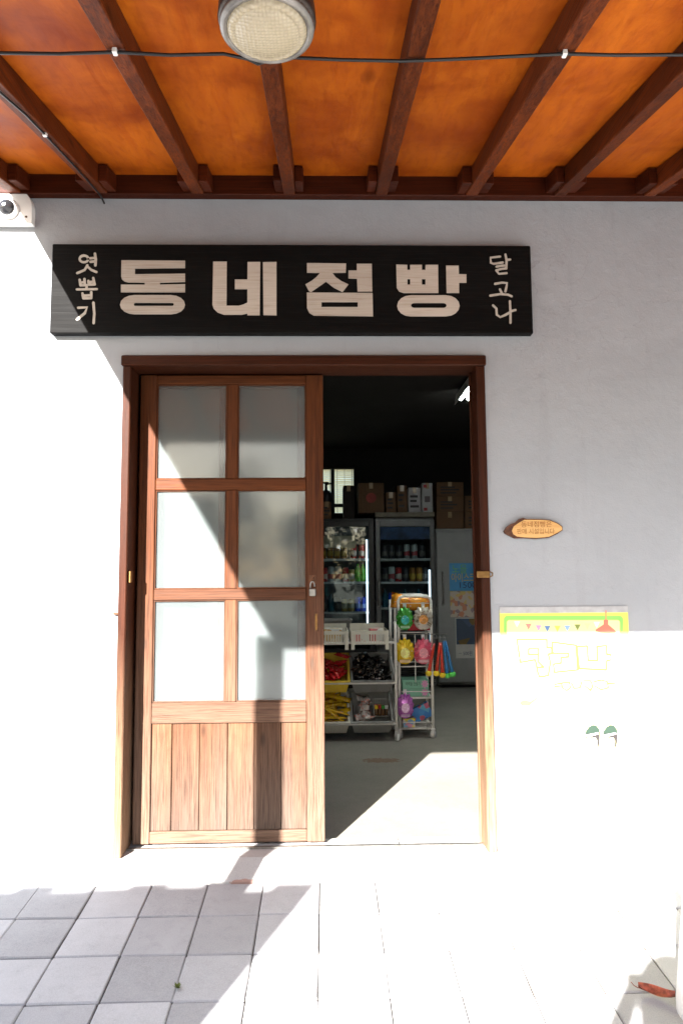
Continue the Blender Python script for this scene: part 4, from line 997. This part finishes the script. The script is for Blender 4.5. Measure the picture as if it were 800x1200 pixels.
# ================================================================== NARROW DISPLAY CART
CY = 2.08
def cx_(px_, Y=CY): return at(px_, 790, Y).x
def cz_(py_, Y=CY): return at(485, py_, Y).z
XA, XB = cx_(467.5), cx_(506)
XAb, XBb = XA - .02, XB - .02; CD = .26
cart = empty('display_cart', ((XA + XB) / 2, CY + .13, FLZ), 'narrow white tubular display cart with hanging candy bags', 'cart')
for (y, top) in ((CY, 698.5), (CY + CD, 697)):
    z = cz_(top, y); r = .035
    pts = [(XA, y, FLZ + .05), (XA, y, z - r), (XA + r * .3, y, z - r * .3), (XA + r, y, z), (XB - r, y, z), (XB - r * .3, y, z - r * .3), (XB, y, z - r), (XB, y, FLZ + .05)]
    build('side_frame', MB().tube(pts, .0105, 10), WMETAL, cart)
    for x in (XA, XB):
        cst = build('castor', MB().lathe([(.006, -.011), (.024, -.011), (.026, -.007), (.026, .007), (.024, .011), (.006, .011)], 18, Matrix.Translation((x, y, FLZ + .026)) @ Euler((0, RAD(90), RAD(-35))).to_matrix().to_4x4()), WHITEP, cart)
        build('fork', MB().box((x - .014, y - .014, FLZ + .053), (x + .014, y + .014, FLZ + .066), .003), WHITEP, cst)
for q in (741, 781, 818, 854):
    z = cz_(q)
    m = MB().tube([(XA, CY, z), (XB, CY, z)], .005, 6).tube([(XA, CY + CD, z), (XB, CY + CD, z)], .005, 6)
    for x in (XA, XB): m.tube([(x, CY, z), (x, CY + CD, z)], .005, 6)
    for k in range(1, 7):
        if q in (741, 781): break
        y = CY + CD * k / 7; m.tube([(XA, y, z), (XB, y, z)], .003, 6)
    if q in (818, 854):
        m.tube([(XA, CY - .001, z + .045), (XB, CY - .001, z + .045)], .0035, 6)
    build('wire_shelf', m, WMETAL, cart)
build('back_mesh', MB().tube([(XA + .02, CY + .01, cz_(707)), (XB - .01, CY + .01, cz_(707))], .003, 6).tube([(cx_(487), CY + .02, cz_(744)), (cx_(487), CY + .02, cz_(800))], .004, 6), WMETAL, cart)
hz = cz_(743)
build('hook_rod', MB().tube([(cx_(470), CY - .025, hz), (cx_(524), CY - .025, hz)], .0035, 6), STEEL, cart)
build('hook_rod', MB().tube([(XB, CY, cz_(748)), (cx_(524), CY - .0, cz_(747.5))], .003, 6), STEEL, cart)
# star-edged candy bags
def star_bag(px_, py_, w_, h, c1, c2, c3, nm, label, Y, spikes=13):
    c = at(px_, py_, Y); m = MB(); n_ = 56; ringo = []; out = []
    W = w_ * (Y - CAM.y) / F; H = h * (Y - CAM.y) / F
    for k in range(n_):
        t = 2 * math.pi * k / n_ + math.pi / 2
        x, z = math.cos(t), math.sin(t)
        sp = 1.0
        if z > -.45: sp = .9 + .2 * abs(((k * spikes * 2 / n_) % 2) - 1)
        ex = math.copysign(abs(x) ** .88, x) * W / 2 * sp; ez = math.copysign(abs(z) ** .88, z) * H / 2 * sp
        if k == 0: ez *= 1.12
        out.append(Vector((c.x + ex, Y, c.z + ez)))
    rings = []
    for (f, d) in ((1, 0), (.93, -.0015), (.78, -.011), (.5, -.02), (.2, -.024)):
        rings.append([m.bm.verts.new(Vector((c.x, Y, c.z)) + (p - Vector((c.x, Y, c.z))) * f + Vector((0, d + random.uniform(-.0015, .0015) * (f < .9), 0))) for p in out])
    for A, B in zip(rings, rings[1:]):
        for k in range(n_): m.bm.faces.new((A[k], A[(k + 1) % n_], B[(k + 1) % n_], B[k])).smooth = True
    m.bm.faces.new(rings[-1])
    back = [m.bm.verts.new(p + Vector((0, .012, 0))) for p in [Vector((c.x, Y, c.z)) + (q - Vector((c.x, Y, c.z))) * .9 for q in out]]
    for k in range(n_): m.bm.faces.new((rings[0][k], back[k], back[(k + 1) % n_], rings[0][(k + 1) % n_]))
    m.bm.faces.new(back)
    e = empty('candy_bag', (c.x, Y, c.z - H / 2), label, 'bag')
    build('pouch', m, foil('pouch_' + nm, c1, c2, .54, 26, .3), e)
    build('print', MB().poly([[(c.x + W * .24 * math.cos(t), c.z - H * .05 + H * .2 * math.sin(t)) for t in [k * math.pi / 10 for k in range(20)]]], Y - .0268, .0012), foil('pouch_print_' + nm, c3, tuple(min(.9, x * 1.5) for x in c3), .5, 40, 0), e)
    build('title', MB().box((c.x - W * .28, Y - .0205, c.z - H * .42), (c.x + W * .28, Y - .0185, c.z - H * .31), .0005), plain('bag_title_' + nm, tuple(min(.8, .25 + x * .6) for x in c2), .4), e)
    build('tab', MB().box((c.x - .012, Y - .001, c.z + H * .5), (c.x + .012, Y + .0005, c.z + H * .5 + .03)), plain('bag_tab', (.5, .5, .5), .3), e)
    return e
star_bag(474, 725, 19, 26, (.05, .3, .04), (.1, .5, .1), (.03, .3, .28), 'green', 'green star-edged candy bag hanging high on the cart', CY - .02)
star_bag(495.5, 724.5, 22, 27, (.55, .5, .42), (.3, .22, .15), (.5, .22, .06), 'white', 'white and brown star-edged candy bag hanging high on the cart', CY - .02)
star_bag(474, 763.5, 22, 29, (.75, .52, .03), (.75, .42, .02), (.75, .66, .2), 'yellow', 'yellow star-edged candy bag hanging from the cart rod', CY - .032)
star_bag(495.5, 763.5, 22, 29, (.6, .08, .14), (.65, .2, .26), (.62, .26, .3), 'red', 'red-pink star-edged candy bag hanging from the cart rod', CY - .032)
star_bag(474.5, 827.5, 19, 28, (.5, .16, .5), (.45, .1, .45), (.65, .4, .6), 'purple', 'purple star-edged candy bag on the lower cart shelf', CY - .03)
# big orange bag on top
ob = packet_mesh('snack_bag', .30, .12, .06, foil('foil_orange', (.62, .24, .02), (.5, .12, .02), .6, 16, .1))
p = at(481, 706.5, CY + .12)
tag(inst('snack_bag', ob, p, (RAD(72), RAD(10), RAD(6))), 'large orange snack bag lying across the cart top', 'bag')
a = at(477, 747, CY + .1); b = at(503, 733, CY + .1)
tag(build('red_tray', MB().box((a.x, CY + .08, cz_(741) + .006), (b.x, CY + .2, cz_(741) + .07), .004).box((a.x + .004, CY + .084, cz_(741) + .0705), (b.x - .004, CY + .196, cz_(741) + .074)), plain('red_carton', (.45, .02, .03), .5), origin=(a.x, CY + .1, cz_(741))), 'red carton behind the candy bags on the upper cart shelf', 'box')
# mint-green boxes
zs = cz_(818) + .0055
a = at(471, 800, CY + .03); b = at(502.5, 818, CY + .03)
MINT = plain('mint_card', (.18, .42, .3), .6, var=.04)
for k in range(2):
    za = zs + k * .0585; e = empty('mint_box', ((a.x + b.x) / 2, CY + .1, za), ('lower of two mint green toy boxes on the cart shelf', 'upper of two mint green toy boxes, lettered, on the cart shelf')[k], 'box')
    build('carton', MB().box((a.x, CY + .02, za), (b.x, CY + .2, za + .058), .002), MINT, e)
    fl = at(498, 810, CY)
    build('flower_print', MB().poly([[(fl.x + .021 * math.cos(t) * (1 + .3 * math.cos(8 * t)), za + .03 + .024 * math.sin(t) * (1 + .3 * math.cos(8 * t))) for t in [q * math.pi / 32 for q in range(64)]]], CY + .0185, .001), plain('flower_pink', (.6, .25, .45), .6), e)
    if k: text_on('box_text', '색벽돌 만들기', .03, plain('text_dark', (.03, .04, .04), .6), (a.x + .075, CY + .0185, za + .03), e, fit=.105)
p = at(497, 838, CY + .1)
zs2 = cz_(854) + .0055
e = empty('blue_box', (p.x, CY + .1, zs2), 'blue picture box tilted on the bottom cart shelf', 'box')
bb = MB().box((-.075, -.03, 0), (.075, .03, .1), .002); bb.move(Matrix.Translation((p.x - .005, CY + .12, zs2 + .038)) @ Matrix.Rotation(RAD(-24), 4, 'Y'))
build('carton', bb, mottle('blue_print', [(.04, .2, .55), (.04, .2, .55), (.05, .26, .6), (.5, .12, .2), (.04, .2, .55), (.1, .4, .6)], 30), e)
p = at(478, 848, CY + .03)
tag(build('pastel_box', MB().box((p.x - .035, CY + .02, zs2), (p.x + .05, CY + .12, zs2 + .06), .002), mottle('pastel_print', [(.7, .55, .08), (.6, .25, .35), (.2, .4, .6), (.6, .58, .5)], 34), origin=(p.x, CY + .07, zs2)), 'small pastel box beneath the purple bag on the bottom shelf', 'box')
# toy wands
for (xt, yt, xb_, yb, cc_, tip, nm) in ((508.5, 754, 502, 789, (.62, .04, .02), (.78, .55, .02), 'red'), (515, 753, 511, 789, (.62, .04, .02), (.78, .55, .02), 'red'), (516, 753, 518.5, 791, (.62, .05, .02), (.78, .55, .02), 'red'), (519.5, 751, 524, 791.5, (.03, .2, .5), (.1, .6, .1), 'blue'), (521.5, 751, 530, 790, (.03, .2, .5), (.1, .6, .1), 'blue')):
    Yw = CY - .03 - .012 * ((int(xt)) % 3)
    A = at(xt, yt, Yw); B = at(xb_, yb, Yw)
    e = empty('toy_hammer', B, '%s plastic toy wand with a %s ball tip hanging on the cart hook' % (nm, 'yellow' if nm == 'red' else 'green'), 'toy', '%s toy wands on the hook' % nm)
    dirv = (B - A)
    build('rod', MB().tube([A, A + dirv * .5, A + dirv * .98], [.008, .010, .014], 10), plain('wand_' + nm, cc_, .3, var=.2, scale=60), e)
    Rm = (B - A).to_track_quat('Z', 'Y').to_matrix().to_4x4()
    build('ball_tip', MB().lathe([(.004, -.02), (.016, -.016), (.023, -.004), (.023, .006), (.015, .017), (.004, .02)], 16, Matrix.Translation(B) @ Rm), plain('wandtip_' + nm, tip, .35), e)
    build('loop', MB().tube([A, A + Vector((0, 0, .012)), Vector((A.x, CY - .012, cz_(745)))], .0015, 5), STEEL, e)

# ================================================================== BEHIND THE CAMERA (real things reflected or casting shadows, plus added unseen ones)
# unseen fence, added only to throw shade on the left pavers
GZ = -.33
fe = empty('shade_fence', (-3.2, -3.6, GZ), 'added unseen plank fence that casts the shade on the left pavers', 'fence')
FEN = wood('shade_fence_board', (.2, .16, .13), (.14, .11, .09), (.08, .065, .05), 2, .8, 26)
x = -5.2; k = 0
while x < -1.56:
    w_ = min(.14, -1.55 - x); top = 1.84 + random.uniform(-.03, .03) + (.04 if -2.1 < x < -1.9 else 0)
    build('board', MB().box((x, -3.612, GZ), (x + w_ - .0005, -3.59, top), .002), FEN, fe); x += w_
for z in (.1, 1.3): build('rail', MB().box((-5.2, -3.66, z), (-1.56, -3.613, z + .08)), FEN, fe)
# trees and a house over the road
lw = MB(); lw.bm.faces.new([lw.bm.verts.new(q) for q in ((-200, -390, GZ + .006), (200, -390, GZ + .006), (200, -9, GZ + .006), (-200, -9, GZ + .006))])
tag(build('darkening_lawn', lw, concrete('darkening_lawn_green', (.035, .05, .02), (.022, .033, .013), .3)), kind='structure')  # unseen dark ground sheet, added to darken the tree gaps in the reflection
def leafmat(nm, c):
    m, n, l, b = nodes_of(nm); v = coords(n, l, (1, 1, 1), 4.0)
    l.new(mixcol(n, l, noise(n, l, v, 1.6, 3), tuple(q * .6 for q in c), c), b.inputs['Base Color']); b.inputs['Roughness'].default_value = .6; return m
LEAF = leafmat('leaf_green', (.022, .035, .013))
BARKT = plain('tree_bark', (.09, .065, .045), .9, var=.25, scale=20)
cm = MB(); R_ = random.Random(3)
clumps = [(Vector((R_.gauss(0, .9), R_.gauss(0, .9), 3.0 + R_.gauss(0, .75))), R_.uniform(.35, .75)) for _ in range(26)]
for c_, r_ in clumps:
    for _ in range(170):
        d_ = Vector((R_.gauss(0, 1), R_.gauss(0, 1), R_.gauss(0, 1))).normalized() * r_ * R_.uniform(.5, 1.05)
        p_ = c_ + d_; a_ = Vector((R_.gauss(0, 1), R_.gauss(0, 1), R_.gauss(0, 1))).normalized(); b_ = a_.orthogonal().normalized(); s_ = R_.uniform(.05, .1)
        cm.bm.faces.new([cm.bm.verts.new(q) for q in (p_ - a_ * s_, p_ + b_ * s_ * .6, p_ + a_ * s_, p_ - b_ * s_ * .6)])
crown = cm.mesh('crown', LEAF)
tm = MB().tube([(0, 0, -.1), (.04, .02, 1.0), (0, .05, 2.0), (.06, 0, 3.2)], [.15, .12, .09, .03], 10)
for c_, r_ in clumps[:9]: tm.tube([(0, .04, 1.5 + .06 * r_), c_ * .5 + Vector((0, 0, 1.1)), c_], [.05, .03, .012], 6)
trunk = tm.mesh('trunk', BARKT)
for i, (x, y, sc_, lab) in enumerate(((2.6, -15, 1.05, 'leafy round-crowned tree across the road, nearest the house gable'), (.2, -17, .85, 'small leafy tree standing across the road between two others'), (-3.2, -19, 1.1, 'leafy tree across the road beside the added fence'), (7.0, -18, 1.25, 'tallest leafy tree across the road'))):
    e = empty('garden_tree', (x, y, GZ), lab, 'tree', 'trees across the road'); e.scale = (sc_, sc_, sc_); e.rotation_euler.z = i * 1.7
    inst('trunk', trunk, (0, 0, 0), parent=e); inst('crown', crown, (0, 0, 0), parent=e)
hs = empty('house', (-8.5, -22, GZ), 'low white house with grey gable roof across the road', 'house')
build('wall', MB().box((-12.5, -25, GZ), (-4.5, -20, 2.5)), STUCCO, hs)
rm = MB(); vv = [rm.bm.verts.new(q) for q in ((-12.9, -19.6, 2.5), (-4.1, -19.6, 2.5), (-4.1, -25.4, 2.5), (-12.9, -25.4, 2.5), (-12.9, -22.5, 4.2), (-4.1, -22.5, 4.2))]
for f in ((0, 1, 5, 4), (2, 3, 4, 5), (1, 2, 5), (3, 0, 4), (0, 3, 2, 1)): rm.bm.faces.new([vv[i] for i in f])
build('roof', rm, plain('roof_slate', (.12, .12, .13), .8), hs)
for x in (-10.8, -6.8):
    wv = build('window', MB().box((x - .7, -20.03, .6), (x + .7, -19.97, 1.8)), BLACKP, hs)
    build('pane', MB().box((x - .63, -19.969, .67), (x + .63, -19.96, 1.73)), plain('far_glass', (.05, .06, .07), .1, var=.02), wv)

# ---- the person taking the picture
PO = Vector((-.04, -3.22, GZ + .002))
per = empty('person', PO, 'person in a dark coat and teal scarf holding a camera up to the face', 'person')
jt = [((0, 0, .92), .13), ((0, 0, 1.08), .115), ((0, 0, 1.26), .135), ((0, -.01, 1.40), .055), ((0, .0, 1.47), .048), ((0, .02, 1.55), .082), ((0, .005, 1.63), .062),
      ((-.16, 0, 1.36), .052), ((-.23, .1, 1.15), .04), ((-.085, .15, 1.42), .028), ((-.06, .165, 1.47), .03),
      ((.16, 0, 1.36), .052), ((.23, .1, 1.15), .04), ((.085, .15, 1.42), .028), ((.06, .165, 1.47), .03),
      ((-.09, 0, .86), .085), ((-.1, .02, .48), .058), ((-.1, 0, .09), .04), ((-.11, .13, .035), .036),
      ((.09, 0, .86), .085), ((.1, .02, .48), .058), ((.1, 0, .09), .04), ((.11, .13, .035), .036)]
ed = [(0, 1), (1, 2), (2, 3), (3, 4), (4, 5), (5, 6), (2, 7), (7, 8), (8, 9), (9, 10), (2, 11), (11, 12), (12, 13), (13, 14), (0, 15), (15, 16), (16, 17), (17, 18), (0, 19), (19, 20), (20, 21), (21, 22)]
for s_, palm in ((-1, 10), (1, 14)):
    for k in range(5):
        b0 = Vector(jt[palm][0])
        if k < 4: p1 = b0 + Vector((-s_ * .012, .02, .022 - .016 * k)); p2 = p1 + Vector((-s_ * (.03 - .003 * abs(k - 1)), .006, 0))
        else: p1 = b0 + Vector((-s_ * .012, -.012, -.022)); p2 = p1 + Vector((-s_ * .022, -.006, .004))
        i0 = len(jt); jt += [(tuple(p1), .008), (tuple(p2), .007)]; ed += [(palm, i0), (i0, i0 + 1)]
me = bpy.data.meshes.new('body'); me.from_pydata([j[0] for j in jt], ed, []); bo = bpy.data.objects.new('body_skeleton', me); COL.objects.link(bo)
sk = bo.modifiers.new('skin', 'SKIN'); sk.use_smooth_shade = True
for i, j in enumerate(jt):
    v = me.skin_vertices[0].data[i]; r = j[1]
    v.radius = (r * 1.15, r * .8) if i in (0, 1, 2) else (r, r)
me.skin_vertices[0].data[0].use_root = True
sb = bo.modifiers.new('sub', 'SUBSURF'); sb.levels = 2; sb.render_levels = 2
dg = bpy.context.evaluated_depsgraph_get(); bme = bpy.data.meshes.new_from_object(bo.evaluated_get(dg)); bpy.data.objects.remove(bo)
SKINM = plain('skin_tone', (.52, .32, .23), .55, var=.06); COATM = plain('dark_coat', (.025, .022, .028), .85, var=.15); SHOE = plain('dark_shoe', (.02, .018, .016), .5)
bme.materials.clear()
for q in (COATM, SKINM, SHOE): bme.materials.append(q)
for p_ in bme.polygons:
    z = p_.center.z; p_.material_index = 1 if (z > 1.42) else (2 if z < .1 else 0); p_.use_smooth = True
inst('body', bme, (0, 0, 0), parent=per)
def pchild(name, m, mat): o = bpy.data.objects.new(name, m.mesh(name, mat)); return link(o, per)
hm_ = MB(); bmesh.ops.create_uvsphere(hm_.bm, u_segments=24, v_segments=16, radius=1)
for v in hm_.bm.verts:
    x, y, z = v.co; lo = max(0, -z)
    v.co = Vector((x * (.098 + .03 * lo), -.018 + y * .098 - .015 * lo, 1.575 + z * (.1 if z > 0 else .27)))
    if v.co.y > .035 and v.co.z < 1.62: v.co.y = .02 + .2 * (v.co.z - 1.62) * .1; v.co.x = math.copysign(max(abs(v.co.x), .075), v.co.x) if abs(v.co.x) > .02 else v.co.x
for f in hm_.bm.faces: f.smooth = True
pchild('hair', hm_, plain('black_hair', (.012, .01, .009), .45, var=.2, scale=60))
pchild('coat', MB().lathe([(.2, .55), (.19, .75), (.165, .95), (.155, 1.1), (.165, 1.25), (.13, 1.37), (.065, 1.43)], 28, Matrix.Diagonal((1, .72, 1, 1))), COATM)
pchild('scarf', MB().tube([(.085 * math.cos(t), .085 * math.sin(t) * .95, 1.40 + .015 * math.sin(2 * t)) for t in [k * math.pi / 8 for k in range(16)]], .032, 8, closed=True).tube([(.01, .09, 1.4), (.03, .12, 1.25), (.035, .13, 1.08)], [.03, .04, .035], 8), plain('teal_scarf', (.03, .22, .22), .9, var=.2))
for s_ in (-1, 1): pchild('eye', MB().lathe([(.004, -.003), (.010, 0), (.004, .003)], 10, Matrix.Translation((s_ * .03, .1, 1.565)) @ Euler((RAD(90), 0, 0)).to_matrix().to_4x4()), BLACKP)
pchild('nose', MB().tube([(0, .092, 1.575), (0, .112, 1.545), (0, .1, 1.538)], [.006, .011, .007], 8), SKINM)
pchild('mouth', MB().tube([(-.018, .092, 1.513), (0, .1, 1.511), (.018, .092, 1.513)], [.002, .005, .002], 6), plain('lips', (.4, .12, .1), .5))
hc = empty('hand_camera', PO + Vector((0, .19, 1.45)), 'small black camera held up in both hands', 'camera')
build('camera_body', MB().box(PO + Vector((-.055, .165, 1.45)), PO + Vector((.055, .195, 1.52)), .004), BLACKP, hc)
